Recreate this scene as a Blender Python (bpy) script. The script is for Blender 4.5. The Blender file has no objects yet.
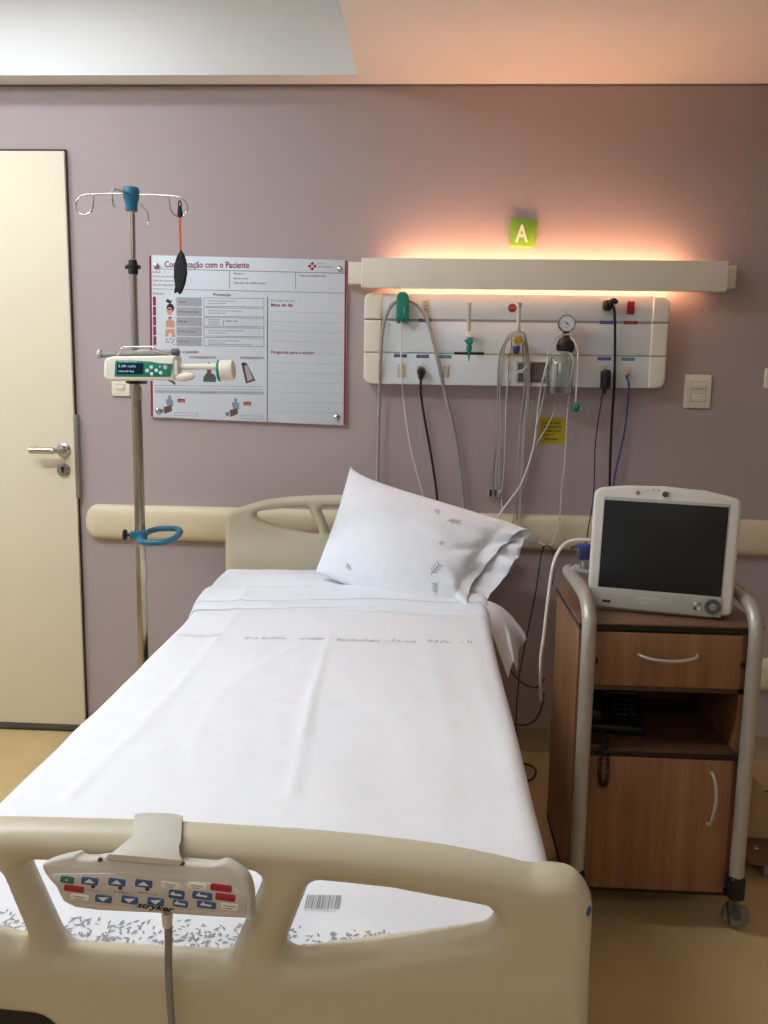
import bpy, bmesh, math, random
import numpy as np
from mathutils import Vector, Matrix, noise
random.seed(7)
PI = math.pi
SC = bpy.context.scene
COL = SC.collection

# ------------------------------------------------------------------ camera
PITCH, YAW, ROLL = 0.1486, 0.05103, 0.01654
FPX, CAMZ = 850.0, 1.3229
WY = 3.0246                                   # the wall behind the bed
CEIL = 2.318
_f = Vector((-math.sin(YAW)*math.cos(PITCH), math.cos(YAW)*math.cos(PITCH), -math.sin(PITCH)))
_r0 = Vector((math.cos(YAW), math.sin(YAW), 0)); _u0 = _r0.cross(_f)
_r = _r0*math.cos(ROLL) + _u0*math.sin(ROLL); _u = _u0*math.cos(ROLL) - _r0*math.sin(ROLL)
cam = bpy.data.cameras.new('camera'); camo = bpy.data.objects.new('camera', cam); COL.objects.link(camo)
m = Matrix.Identity(4)
for i in range(3):
    m[i][0] = _r[i]; m[i][1] = _u[i]; m[i][2] = -_f[i]
m[2][3] = CAMZ
camo.matrix_world = m
cam.sensor_fit = 'VERTICAL'; cam.sensor_height = 24.0; cam.lens = FPX/1024*24.0
cam.clip_start = 0.05
SC.camera = camo

def at(x, y, X=None, Y=None, Z=None):
    """world point on a given plane, read off the survey of the photograph"""
    d = _f + _r*((x-384)/FPX) + _u*((512-y)/FPX)
    t = Y/d.y if Y is not None else ((Z-CAMZ)/d.z if Z is not None else X/d.x)
    return Vector((d.x*t, d.y*t, CAMZ + d.z*t))

# ------------------------------------------------------------------ materials
def lin(h):
    h = h.lstrip('#'); c = [int(h[i:i+2], 16)/255 for i in (0, 2, 4)]
    return tuple(v/12.92 if v <= .04045 else ((v+.055)/1.055)**2.4 for v in c) + (1,)
MATS = {}
def mat(name, col, rough=.5, metal=0, var=.06, scale=12, bump=0, bscale=200, emit=None, strength=0,
        trans=0, coat=0, sheen=0, stretch=None, ior=1.45, spec=.5):
    if name in MATS: return MATS[name]
    M = bpy.data.materials.new(name); M.use_nodes = True; MATS[name] = M
    nt = M.node_tree; N = nt.nodes; L = nt.links; b = N['Principled BSDF']
    c = lin(col)
    tc = N.new('ShaderNodeTexCoord'); mp = N.new('ShaderNodeMapping'); L.new(tc.outputs['Object'], mp.inputs[0])
    if stretch: mp.inputs['Scale'].default_value = stretch
    ns = N.new('ShaderNodeTexNoise'); ns.inputs['Scale'].default_value = scale; ns.inputs['Detail'].default_value = 5
    L.new(mp.outputs[0], ns.inputs['Vector'])
    rp = N.new('ShaderNodeMapRange'); rp.inputs[1].default_value = .3; rp.inputs[2].default_value = .7
    rp.inputs[3].default_value = 1-var; rp.inputs[4].default_value = 1+var*.6
    L.new(ns.outputs['Fac'], rp.inputs[0])
    mx = N.new('ShaderNodeVectorMath'); mx.operation = 'SCALE'; mx.inputs[0].default_value = c[:3]
    L.new(rp.outputs[0], mx.inputs['Scale']); L.new(mx.outputs[0], b.inputs['Base Color'])
    b.inputs['Roughness'].default_value = rough; b.inputs['Metallic'].default_value = metal
    b.inputs['Transmission Weight'].default_value = trans; b.inputs['IOR'].default_value = ior
    b.inputs['Coat Weight'].default_value = coat; b.inputs['Sheen Weight'].default_value = sheen
    b.inputs['Specular IOR Level'].default_value = spec
    if bump:
        n2 = N.new('ShaderNodeTexNoise'); n2.inputs['Scale'].default_value = bscale; n2.inputs['Detail'].default_value = 3
        L.new(mp.outputs[0], n2.inputs['Vector'])
        bp = N.new('ShaderNodeBump'); bp.inputs['Strength'].default_value = bump; bp.inputs['Distance'].default_value = .002
        L.new(n2.outputs['Fac'], bp.inputs['Height']); L.new(bp.outputs[0], b.inputs['Normal'])
    if emit:
        b.inputs['Emission Color'].default_value = lin(emit); b.inputs['Emission Strength'].default_value = strength
    return M
def wood(name, c1, c2, rough=.42, dirz=True):
    if name in MATS: return MATS[name]
    M = bpy.data.materials.new(name); M.use_nodes = True; MATS[name] = M
    nt = M.node_tree; N = nt.nodes; L = nt.links; b = N['Principled BSDF']
    tc = N.new('ShaderNodeTexCoord'); mp = N.new('ShaderNodeMapping'); L.new(tc.outputs['Object'], mp.inputs[0])
    mp.inputs['Scale'].default_value = (1, 1, .05) if dirz else (.05, 1, 1)
    n1 = N.new('ShaderNodeTexNoise'); n1.inputs['Scale'].default_value = 26; n1.inputs['Detail'].default_value = 4
    n1.inputs['Distortion'].default_value = .4
    n2 = N.new('ShaderNodeTexNoise'); n2.inputs['Scale'].default_value = 190; n2.inputs['Detail'].default_value = 3
    L.new(mp.outputs[0], n1.inputs['Vector']); L.new(mp.outputs[0], n2.inputs['Vector'])
    ad = N.new('ShaderNodeMath'); ad.operation = 'MULTIPLY_ADD'; ad.inputs[1].default_value = .35
    L.new(n2.outputs['Fac'], ad.inputs[0]); L.new(n1.outputs['Fac'], ad.inputs[2])
    cr = N.new('ShaderNodeValToRGB'); cr.color_ramp.elements[0].position = .45; cr.color_ramp.elements[1].position = .9
    cr.color_ramp.elements[0].color = lin(c1); cr.color_ramp.elements[1].color = lin(c2)
    L.new(ad.outputs[0], cr.inputs[0]); L.new(cr.outputs[0], b.inputs['Base Color'])
    b.inputs['Roughness'].default_value = rough
    return M

WALL = mat('mauve_wall_paint', '#b0a2a1', .62, var=.03, scale=2.5, bump=.12, bscale=260)
SIDE = mat('pale_side_wall_paint', '#c2bcba', .7, var=.03, scale=3)
CEILM = mat('ceiling_paint', '#f8f1ea', .8, var=.02, scale=3)
CEILW = mat('recess_paint', '#eeefec', .8, var=.02, scale=3)
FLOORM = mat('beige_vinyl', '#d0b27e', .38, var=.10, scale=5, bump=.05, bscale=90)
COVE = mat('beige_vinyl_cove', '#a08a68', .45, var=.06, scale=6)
DOORM = mat('cream_laminate', '#e6dcc0', .45, var=.02, scale=3)
RAILM = mat('cream_pvc', '#dccfad', .5, var=.02, scale=6)
DARK = mat('dark_gasket', '#3a332f', .7)
CHROME = mat('chrome', '#c9c6c0', .16, 1, var=.05, scale=20)
STEEL = mat('brushed_steel', '#b4b0a8', .33, 1, var=.06, scale=60)
STREAKED = mat('reflection_streaked_steel', '#b8b09c', .22, 1, var=.35, scale=26, stretch=(1, 1, .18))  # streaky colour stands in for dark reflections along the tube
ALU = mat('satin_aluminium', '#b9b3a6', .42, .45, var=.04, scale=40)
TEAL = mat('teal_plastic', '#1f6a86', .4, var=.05)
GREEN = mat('green_plastic', '#128067', .38, var=.05)
BLACK = mat('black_plastic', '#17171a', .42, var=.1)
RUBBER = mat('black_rubber', '#1d1e20', .75, var=.15, scale=40)
BEDP = mat('beige_bed_plastic', '#cdc3a8', .4, var=.025, scale=9, bump=.05, bscale=600)
PEND = mat('pendant_plastic', '#d0cbbf', .45, var=.02)
PENDF = mat('pendant_keypad', '#c9c3b6', .5, var=.02)
LINEN = mat('white_cotton', '#eff0f2', .85, var=.015, scale=30, bump=.15, bscale=900, sheen=.2)
LINENB = mat('bluish_cotton', '#f1f6fc', .85, var=.02, scale=30, bump=.15, bscale=900, sheen=.2)
PRINTG = mat('grey_textile_print', '#8a8a90', .8, var=.1, scale=60)
PRINTM = mat('leaf_textile_print', '#a3a3a4', .8, var=.1, scale=60)
PRINTL = mat('faint_textile_print', '#b4b3b8', .8, var=.1, scale=60)
PINK = mat('pink_textile_print', '#d88e98', .8)
WHITEP = mat('white_panel', '#dde3e5', .42, var=.015, scale=8)
CREAMP = mat('cream_plastic', '#e9e2d0', .42, var=.015, scale=8)
GROOVE = mat('groove_grey', '#77716c', .6)
GROOVL = mat('panel_groove_grey', '#aaa69f', .6)
DGREY = mat('dark_grey_plastic', '#55514c', .55, var=.1)
MGREY = mat('mid_grey_plastic', '#8b8983', .5, var=.06)
LGREY = mat('light_grey_plastic', '#b9b8b2', .45, var=.04)
HOSE = mat('grey_hose', '#a19b93', .5, var=.05)
WCORD = mat('white_cord', '#e4dfd6', .5, var=.04)
CLEARCORD = mat('clear_tubing', '#c9c3ba', .25, var=.05)
BLUE = mat('blue_cord', '#3c4f95', .5, var=.05)
BLUEL = mat('blue_label', '#3a5a8c', .5)
NAVY = mat('navy_label', '#2f3a55', .5)
TEALL = mat('teal_label', '#4a9496', .5)
RED = mat('red_plastic', '#a3222b', .45)
REDP = mat('red_print', '#8e1f35', .5)
YEL = mat('yellow_plastic', '#d9b020', .45)
PURPLE = mat('purple_plastic', '#41386a', .45)
MAUVEC = mat('mauve_cap', '#9a86a0', .45)
ORANGE = mat('orange_band', '#e0512a', .5)
NOTE = mat('yellow_paper', '#b79f14', .7, var=.04)
INK = mat('black_ink', '#26221c', .7)
BOARD = mat('glossy_board', '#d2d9e0', .38, var=.01)
GCELL = mat('grey_print_cell', '#a9adb4', .5)
GLINE = mat('grey_print_line', '#7d838c', .5)
GINK = mat('grey_ink', '#8f949b', .5)
SKIN = mat('illustration_skin', '#d9a184', .5)
HAIRM = mat('illustration_hair', '#2c201f', .6)
PGREEN = mat('illustration_green', '#46625a', .6)
PBROWN = mat('illustration_brown', '#6a4a44', .6)
PBLUE = mat('illustration_blue', '#7f93a8', .6)
SIGNG = mat('sign_green', '#7aa83a', .45, var=.03)
SIGNW = mat('sign_letter', '#f1ecd6', .5)
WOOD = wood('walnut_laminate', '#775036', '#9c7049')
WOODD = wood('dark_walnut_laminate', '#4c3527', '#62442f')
WOODT = wood('walnut_top_laminate', '#6b4a36', '#835c42', .3, False)
EDGE = mat('black_edging', '#1c1614', .5)
SCREEN = mat('black_screen', '#14181a', .42, var=.02)
GLASS = bpy.data.materials.new('clear_thin_glass'); GLASS.use_nodes = True
_n = GLASS.node_tree.nodes; _l = GLASS.node_tree.links; _n.clear()
_o = _n.new('ShaderNodeOutputMaterial'); _m = _n.new('ShaderNodeMixShader'); _t = _n.new('ShaderNodeBsdfTransparent'); _g = _n.new('ShaderNodeBsdfGlossy'); _w = _n.new('ShaderNodeLayerWeight')
_t.inputs[0].default_value = (.93, .96, .94, 1); _g.inputs['Roughness'].default_value = .06; _w.inputs['Blend'].default_value = .35
_l.new(_w.outputs['Facing'], _m.inputs[0]); _l.new(_t.outputs[0], _m.inputs[1]); _l.new(_g.outputs[0], _m.inputs[2]); _l.new(_m.outputs[0], _o.inputs[0])
BEZEL = mat('monitor_bezel', '#d9d6cc', .4, var=.015)
MONG = mat('monitor_grey', '#b1b0a8', .42, var=.02)
LCD = mat('pump_display', '#14222e', .25)
LCDT = mat('pump_display_text', '#9cc8e6', .4, emit='#8fbfe0', strength=.6)
BEIGEV = mat('beige_vinyl_upholstery', '#b99b78', .5, var=.05, bump=.1, bscale=300)
WARM = mat('warm_tube', '#ffe0c0', .5, emit='#ffbd94', strength=47)
WARML = mat('warm_tube_lower', '#ffe0c0', .5, emit='#ffc29e', strength=11)
COOL = mat('ceiling_diffuser', '#ffffff', .5, emit='#edf4ff', strength=18)
COOLB = mat('bay_diffuser', '#ffffff', .5, emit='#eaf3fd', strength=100)
COOLF = mat('front_fill_diffuser', '#ffffff', .5, emit='#fff7ee', strength=8.5)

# ------------------------------------------------------------------ object helpers
def worldloc(o):
    v = Vector((0, 0, 0))
    while o is not None:
        v += o.location; o = o.parent
    return v
def tag(o, label=None, cat=None, group=None, kind=None):
    if label: o['label'] = label
    if cat: o['category'] = cat
    if group: o['group'] = group
    if kind: o['kind'] = kind
    return o
def thing(name, loc, label=None, cat=None, group=None, kind=None):
    o = bpy.data.objects.new(name, None); COL.objects.link(o); o.location = loc; o.empty_display_size = .05
    return tag(o, label, cat, group, kind)
def copy_tree(o, parent=None, delta=None):
    c = o.copy(); COL.objects.link(c); c.parent = parent
    if delta is not None: c.location = o.location + Vector(delta)
    for ch in list(o.children): copy_tree(ch, c)
    return c

def catmull(pts, n=8, closed=False):
    P = [Vector(p) for p in pts]
    if len(P) < 3: return P
    out = []; k = len(P)
    rng = range(k) if closed else range(k-1)
    for i in rng:
        if closed: a, b, c, d = P[(i-1) % k], P[i], P[(i+1) % k], P[(i+2) % k]
        else: a, b, c, d = P[max(i-1, 0)], P[i], P[i+1], P[min(i+2, k-1)]
        for j in range(n):
            t = j/n
            out.append(.5*((2*b)+(c-a)*t+(2*a-5*b+4*c-d)*t*t+(3*b-a-3*c+d)*t**3))
    if not closed: out.append(P[-1])
    return out

class Fr:
    """a flat working frame: origin, right, up, outward"""
    def __init__(s, o, u=(1, 0, 0), v=(0, 0, 1)):
        s.o = Vector(o); s.u = Vector(u).normalized(); s.v = Vector(v).normalized(); s.n = s.u.cross(s.v)
        # for u=+X, v=+Z the outward normal is -Y
    def p(s, a, b, c=0): return s.o + s.u*a + s.v*b + s.n*c

class MB:
    def __init__(s): s.bm = bmesh.new(); s.mats = []; s.M = None
    def mi(s, m_):
        if m_ not in s.mats: s.mats.append(m_)
        return s.mats.index(m_)
    def _merge(s, b2, m_):
        k = s.mi(m_)
        for f in b2.faces: f.material_index = k
        if s.M is not None: bmesh.ops.transform(b2, matrix=s.M, verts=b2.verts)
        me = bpy.data.meshes.new('tmp'); b2.to_mesh(me); b2.free()
        s.bm.from_mesh(me); bpy.data.meshes.remove(me)
        return s
    def raw(s, vs, fs, m_):
        b = bmesh.new(); V = [b.verts.new(v) for v in vs]
        for f in fs:
            try: b.faces.new([V[i] for i in f])
            except ValueError: pass
        return s._merge(b, m_)
    def box(s, c, d, m_, bev=0, seg=3, rot=None):
        b = bmesh.new(); bmesh.ops.create_cube(b, size=1)
        bmesh.ops.scale(b, vec=d, verts=b.verts)
        if bev: bmesh.ops.bevel(b, geom=b.edges[:], offset=min(bev, min(d)*.49), segments=seg, profile=.5, affect='EDGES')
        if rot is not None: bmesh.ops.transform(b, matrix=rot.to_4x4(), verts=b.verts)
        bmesh.ops.translate(b, vec=c, verts=b.verts)
        return s._merge(b, m_)
    def bb(s, x0, x1, y0, y1, z0, z1, m_, bev=0, seg=3):
        return s.box(((x0+x1)/2, (y0+y1)/2, (z0+z1)/2), (abs(x1-x0), abs(y1-y0), abs(z1-z0)), m_, bev, seg)
    def lathe(s, prof, o, ax, m_, seg=24):
        ax = Vector(ax).normalized(); o = Vector(o)
        t = Vector((1, 0, 0)) if abs(ax.x) < .9 else Vector((0, 1, 0))
        a = ax.cross(t).normalized(); c = ax.cross(a)
        vs = []; fs = []
        for r, h in prof:
            for i in range(seg):
                th = 2*PI*i/seg; vs.append(o+ax*h+(a*math.cos(th)+c*math.sin(th))*max(r, 1e-5))
        for j in range(len(prof)-1):
            for i in range(seg):
                k = (i+1) % seg; fs.append((j*seg+i, j*seg+k, (j+1)*seg+k, (j+1)*seg+i))
        if prof[0][0] > 1e-4: fs.append(tuple(range(seg))[::-1])
        if prof[-1][0] > 1e-4: fs.append(tuple((len(prof)-1)*seg+i for i in range(seg)))
        return s.raw(vs, fs, m_)
    def cyl(s, p0, p1, r, m_, seg=20, bev=0):
        p0 = Vector(p0); p1 = Vector(p1); h = (p1-p0).length
        pr = [(r, 0), (r, h)] if not bev else [(r-bev, 0), (r-bev*.3, bev*.3), (r, bev), (r, h-bev), (r-bev*.3, h-bev*.3), (r-bev, h)]
        return s.lathe(pr, p0, p1-p0, m_, seg)
    def tube(s, pts, r, m_, seg=8, n=6, closed=False, smooth=True, sq=None):
        P = catmull(pts, n, closed) if smooth else [Vector(p) for p in pts]
        k = len(P); vs = []; fs = []
        T = []
        for i in range(k):
            if closed: d = P[(i+1) % k]-P[(i-1) % k]
            else: d = P[min(i+1, k-1)]-P[max(i-1, 0)]
            T.append(d.normalized() if d.length > 1e-9 else Vector((0, 0, 1)))
        a = T[0].orthogonal().normalized()
        if sq is not None: a = (Vector(sq)-T[0]*T[0].dot(Vector(sq))).normalized()
        for i in range(k):
            a = (a-T[i]*a.dot(T[i])); a.normalize()
            c = T[i].cross(a)
            rr = r(i/(k-1)) if callable(r) else r
            for j in range(seg):
                th = 2*PI*(j+.5)/seg; vs.append(P[i]+(a*math.cos(th)+c*math.sin(th))*rr)
        for i in range(k if closed else k-1):
            for j in range(seg):
                q = (j+1) % seg; i2 = (i+1) % k
                fs.append((i*seg+j, i*seg+q, i2*seg+q, i2*seg+j))
        if not closed:
            fs.append(tuple(range(seg))[::-1]); fs.append(tuple((k-1)*seg+j for j in range(seg)))
        return s.raw(vs, fs, m_)
    def prism(s, poly, fr, d0, d1, m_, bev=0, seg=2):
        """poly: 2d outline in the frame, extruded from d0 to d1 outward; the outward rim is bevelled"""
        b = bmesh.new()
        V = [b.verts.new(fr.p(x, y, d0)) for x, y in poly]
        f = b.faces.new(V)
        r = bmesh.ops.extrude_face_region(b, geom=[f])
        nv = [g for g in r['geom'] if isinstance(g, bmesh.types.BMVert)]
        bmesh.ops.translate(b, vec=fr.n*(d1-d0), verts=nv)
        bmesh.ops.recalc_face_normals(b, faces=b.faces)
        if bev:
            st = set(nv); ed = [e for e in b.edges if e.verts[0] in st and e.verts[1] in st]
            bmesh.ops.bevel(b, geom=ed, offset=bev, segments=seg, profile=.5, affect='EDGES')
        return s._merge(b, m_)
    def flat(s, poly, fr, d, m_):
        return s.raw([fr.p(x, y, d) for x, y in poly], [tuple(range(len(poly)))], m_)
    def rect(s, fr, x0, y0, x1, y1, d, m_):
        return s.flat([(x0, y0), (x1, y0), (x1, y1), (x0, y1)], fr, d, m_)
    def disc(s, fr, x, y, rx, ry, d, m_, n=16, rot=0):
        cr, sr = math.cos(rot), math.sin(rot)
        P = [(rx*math.cos(2*PI*i/n), ry*math.sin(2*PI*i/n)) for i in range(n)]
        return s.flat([(x+a*cr-b*sr, y+a*sr+b*cr) for a, b in P], fr, d, m_)
    def line(s, fr, p, q, w, d, m_):
        a = Vector(p); b = Vector(q); t = (b-a); n_ = Vector((-t.y, t.x)).normalized()*w/2
        return s.flat([tuple(a-n_), tuple(b-n_), tuple(b+n_), tuple(a+n_)], fr, d, m_)
    def text(s, txt, fr, x, y, size, d, m_, w=None, align='LEFT', shear=0, bold=0):
        cu = bpy.data.curves.new('t', 'FONT'); cu.body = txt; cu.size = 1; cu.align_x = align
        cu.resolution_u = 2; cu.shear = shear; cu.offset = bold
        o = bpy.data.objects.new('t', cu); COL.objects.link(o)
        dg = bpy.context.evaluated_depsgraph_get(); me = bpy.data.meshes.new_from_object(o.evaluated_get(dg))
        vs = [v.co.copy() for v in me.vertices]; fs = [tuple(p.vertices) for p in me.polygons]
        bpy.data.objects.remove(o); bpy.data.curves.remove(cu); bpy.data.meshes.remove(me)
        if not vs: return s
        k = size
        if w:
            ww = max(v.x for v in vs)-min(v.x for v in vs); k = w/ww
        return s.raw([fr.p(x+v.x*k, y+v.y*size, d) for v in vs], fs, m_)
    def build(s, name, parent=None, label=None, cat=None, group=None, kind=None, sharp=38, fix=True):
        bm = s.bm
        if fix: bmesh.ops.recalc_face_normals(bm, faces=bm.faces)
        xs = [v.co for v in bm.verts]
        lo = [min(c[i] for c in xs) for i in range(3)]; hi = [max(c[i] for c in xs) for i in range(3)]
        org = Vector(((lo[0]+hi[0])/2, (lo[1]+hi[1])/2, lo[2]))
        bmesh.ops.translate(bm, vec=-org, verts=bm.verts)
        me = bpy.data.meshes.new(name); bm.to_mesh(me); bm.free()
        for m_ in s.mats: me.materials.append(m_)
        me.polygons.foreach_set('use_smooth', [True]*len(me.polygons))
        me.set_sharp_from_angle(angle=math.radians(sharp))
        o = bpy.data.objects.new(name, me); COL.objects.link(o)
        if parent is not None:
            o.parent = parent; o.location = org-worldloc(parent)
        else: o.location = org
        return tag(o, label, cat, group, kind)

def rrect(x0, y0, x1, y1, r, n=5):
    if not isinstance(r, (tuple, list)): r = (r,)*4      # bl br tr tl
    P = []
    for (cx, cy, rr, a0) in ((x0+r[0], y0+r[0], r[0], PI), (x1-r[1], y0+r[1], r[1], 1.5*PI), (x1-r[2], y1-r[2], r[2], 0), (x0+r[3], y1-r[3], r[3], .5*PI)):
        if rr < .0015: P.append((cx+rr*math.copysign(1, cx-(x0+x1)/2), cy+rr*math.copysign(1, cy-(y0+y1)/2))); continue
        for i in range(n+1):
            a = a0+i/n*PI/2; P.append((cx+rr*math.cos(a), cy+rr*math.sin(a)))
    return P
def smooth2(poly, n=4):
    return [(v.x, v.y) for v in catmull([(x, y, 0) for x, y in poly], n, True)]
def roundpoly(pts, radii, n=6):
    """polygon with each corner rounded by its radius"""
    out = []; k = len(pts)
    for i in range(k):
        p = Vector(pts[i]); a = (Vector(pts[i-1])-p); b = (Vector(pts[(i+1) % k])-p)
        r = radii[i] if isinstance(radii, (list, tuple)) else radii
        la, lb = a.length, b.length; a.normalize(); b.normalize()
        ang = a.angle(b); dd = min(r/math.tan(ang/2), la*.48, lb*.48)
        p0 = p+a*dd; p1 = p+b*dd
        for j in range(n+1):
            t = j/n; out.append(tuple((1-t)**2*p0+2*t*(1-t)*p+t*t*p1))
    return out

def sdf_poly(P, X, Z):
    P = np.array(P, float); Q = np.roll(P, -1, axis=0)
    d = np.full(X.shape, 1e9); ins = np.zeros(X.shape, bool)
    for (x0, z0), (x1, z1) in zip(P, Q):
        ex, ez = x1-x0, z1-z0; L2 = ex*ex+ez*ez
        if L2 < 1e-14: continue
        t = np.clip(((X-x0)*ex+(Z-z0)*ez)/L2, 0, 1)
        d = np.minimum(d, np.hypot(X-x0-t*ex, Z-z0-t*ez))
        c = ((z0 > Z) != (z1 > Z))
        with np.errstate(divide='ignore', invalid='ignore'):
            xi = (x1-x0)*(Z-z0)/(z1-z0+1e-30)+x0
        ins ^= c & (X < xi)
    return np.where(ins, d, -d)

def relief(outer, holes, h, thick, bend):
    """a thick moulded plate: outline and holes in (x,z); thick(d,x,z)=half thickness at depth d inside the rim;
    bend(x,z)=y of the mid plane.  returns verts, faces"""
    A = np.array(outer); x0, z0 = A.min(0)-h*1.5; x1, z1 = A.max(0)+h*1.5
    nx = int((x1-x0)/h)+2; nz = int((z1-z0)/h)+2
    X, Z = np.meshgrid(x0+np.arange(nx)*h, z0+np.arange(nz)*h, indexing='ij')
    D = sdf_poly(outer, X, Z)
    for q in holes: D = np.minimum(D, -sdf_poly(q, X, Z))
    D[np.abs(D) < h*.04] = h*.04
    vs = []; idx = {}
    def vert(key, x, z, d, side):
        k = (key, side if d > 0 else 0)
        if k in idx: return idx[k]
        t = thick(max(d, 0), x, z) if d > 0 else 0
        vs.append((x, bend(x, z)+(-t if side == 0 else t), z)); idx[k] = len(vs)-1
        return idx[k]
    fs = []
    for i in range(nx-1):
        for j in range(nz-1):
            c = [(i, j), (i+1, j), (i+1, j+1), (i, j+1)]
            dv = [D[a] for a in c]
            if max(dv) <= 0: continue
            ring = []
            for a in range(4):
                p, q = c[a], c[(a+1) % 4]; dp, dq = dv[a], dv[(a+1) % 4]
                if dp > 0: ring.append((p, X[p], Z[p], dp))
                if (dp > 0) != (dq > 0):
                    t = dp/(dp-dq); key = ('e', min(p, q), max(p, q))
                    ring.append((key, X[p]+(X[q]-X[p])*t, Z[p]+(Z[q]-Z[p])*t, 0))
            if len(ring) < 3: continue
            f0 = [vert(*r_, 0) for r_ in ring]; f1 = [vert(*r_, 1) for r_ in ring]
            fs.append(tuple(f0)); fs.append(tuple(f1[::-1]))
    return vs, fs
def dome(r, t, k=1.0):
    """half-thickness profile: quarter round of radius r"""
    def g(d, x=0, z=0):
        if d >= r: return t
        return t*math.sqrt(max(0, 1-((r-d)/r)**2))
    return g
# ================================================================== THE ROOM
XL, XR, YF = -2.75, 2.05, -1.5
def struct(mb, name, parent=None): return mb.build(name, parent, kind='structure' if parent is None else None)
b = MB(); b.bb(XL-.1, XR+.1, WY, WY+.1, -.1, CEIL+.6, WALL); struct(b, 'wall_back')
b = MB(); b.bb(XL-.1, XL, YF, WY, -.1, CEIL+.6, SIDE); struct(b, 'wall_left')
b = MB(); b.bb(XR, XR+.1, YF, WY, -.1, CEIL+.6, SIDE); struct(b, 'wall_right')
b = MB(); b.bb(XL-.1, XR+.1, YF-.1, YF, -.1, CEIL+.6, SIDE); struct(b, 'wall_front')
b = MB(); b.bb(XL, XR, YF, WY, -.1, 0, FLOORM); struct(b, 'floor')
# ceiling with its raised bay on the left
RX, RY0, RY1, RH = -.261, .35, 2.936, .34
b = MB()
b.bb(RX, XR, YF, WY, CEIL, CEIL+.06, CEILM)
b.bb(XL, RX, RY1, WY, CEIL, CEIL+.06, CEILM)
b.bb(XL, RX, YF, RY0, CEIL, CEIL+.06, CEILM)
b.bb(XL, RX, RY0, RY1, CEIL+RH, CEIL+RH+.06, CEILW)
b.bb(RX, RX+.02, RY0, RY1, CEIL+.06, CEIL+RH, CEILW)
b.bb(XL, RX, RY1-.003, RY1+.02, CEIL, CEIL+RH, CEILW)
b.bb(XL, RX, RY0-.02, RY0, CEIL+.06, CEIL+RH, CEILW)
struct(b, 'ceiling')
b = MB(); b.bb(XL, XR, WY-.004, WY, CEIL-.006, CEIL, GROOVE); struct(b, 'ceiling_shadow_line')  # dark strip painted in as the shadow line where wall meets ceiling
# coved skirting of the same vinyl
b = MB()
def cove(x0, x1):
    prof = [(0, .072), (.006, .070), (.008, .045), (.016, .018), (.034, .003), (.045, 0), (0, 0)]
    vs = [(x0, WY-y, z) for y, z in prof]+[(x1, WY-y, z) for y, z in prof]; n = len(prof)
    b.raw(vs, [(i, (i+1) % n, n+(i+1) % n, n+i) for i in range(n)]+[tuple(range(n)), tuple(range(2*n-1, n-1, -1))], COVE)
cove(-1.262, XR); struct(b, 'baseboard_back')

def wall_rail(name, x0, x1, z0, z1, yb, dep, r_end, m_):
    H = (z1-z0)/2; zc = (z0+z1)/2; xs = [x0+r_end*(1-math.cos(i/12*PI/2)) for i in range(13)]+[x0+r_end+(x1-x0-r_end)*i/8 for i in range(1, 9)]
    vs = []; n = 17
    for x in xs:
        k = 1 if x > x0+r_end else math.sqrt(max(1e-4, 1-((x0+r_end-x)/r_end)**2))
        for j in range(n):
            a = PI*j/(n-1); c = -math.cos(a); s_ = math.sin(a)
            vs.append((x, yb-dep*(s_**.55)*(.25+.75*k), zc+H*k*math.copysign(abs(c)**.8, c)))
    fs = []
    for i in range(len(xs)-1):
        for j in range(n-1): fs.append((i*n+j, i*n+j+1, (i+1)*n+j+1, (i+1)*n+j))
        fs.append((i*n+n-1, i*n, (i+1)*n, (i+1)*n+n-1))
    fs.append(tuple(range(n))); fs.append(tuple((len(xs)-1)*n+j for j in range(n)))
    q = MB(); q.raw(vs, fs, m_); return q
b = wall_rail('r', -1.247, XR, .747, .874, WY-.001, .036, .045, RAILM); struct(b, 'trim_1')
b = wall_rail('r', 1.19, XR, .250, .372, WY-.001, .036, .02, RAILM); struct(b, 'trim_2')

# ---- door
dr = thing('door_1', (-1.72, WY, 0), kind='structure')
b = MB(); b.bb(-2.19, -1.2735, WY-.022, WY-.001, .028, 2.098, DOORM, .002); b.build('door_leaf', dr)
b = MB(); b.bb(-2.2, -1.2705, WY-.012, WY-.001, .004, 2.106, DARK); b.build('gasket', dr)
b = MB(); b.bb(-2.19, -1.2735, WY-.024, WY-.004, .006, .03, DGREY, .002); b.build('door_sweep', dr)
p = at(77.5, 415, Y=WY-.02); q = at(77.5, 498, Y=WY-.02)
b = MB(); b.bb(-1.2745, -1.262, WY-.026, WY-.002, q.z, p.z, STEEL, .001)
b.build('latch_plate', dr)
hc = at(63, 450, Y=WY-.03)
b = MB(); b.lathe([(.0255, 0), (.0255, .006), (.022, .010), (.012, .012)], (hc.x, WY-.022, hc.z), (0, -1, 0), CHROME, 28)
hl = at(30, 451.5, Y=WY-.075)
b.tube([(hc.x, WY-.03, hc.z), (hc.x, WY-.06, hc.z), (hc.x-.012, WY-.073, hc.z), (hc.x-.03, WY-.075, hc.z), (hl.x, WY-.075, hc.z)], lambda s_: .0095+.003*min(1, max(0, (s_-.5)*8)), CHROME, 14, 5)
b.lathe([(.0095, 0), (.0115, .002), (.0115, .010), (.0095, .012)], (hc.x-.032, WY-.075, hc.z), (-1, 0, 0), CHROME, 18)
b.build('door_handle', dr)
kc = at(63, 470, Y=WY-.03)
b = MB(); b.lathe([(.0245, 0), (.0245, .006), (.021, .010), (.0, .011)], (kc.x, WY-.022, kc.z), (0, -1, 0), CHROME, 28)
b.box((kc.x, WY-.0345, kc.z-.003), (.006, .003, .016), BLACK, .001)
b.cyl((kc.x, WY-.033, kc.z+.006), (kc.x, WY-.0355, kc.z+.006), .006, BLACK, 14)
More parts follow.
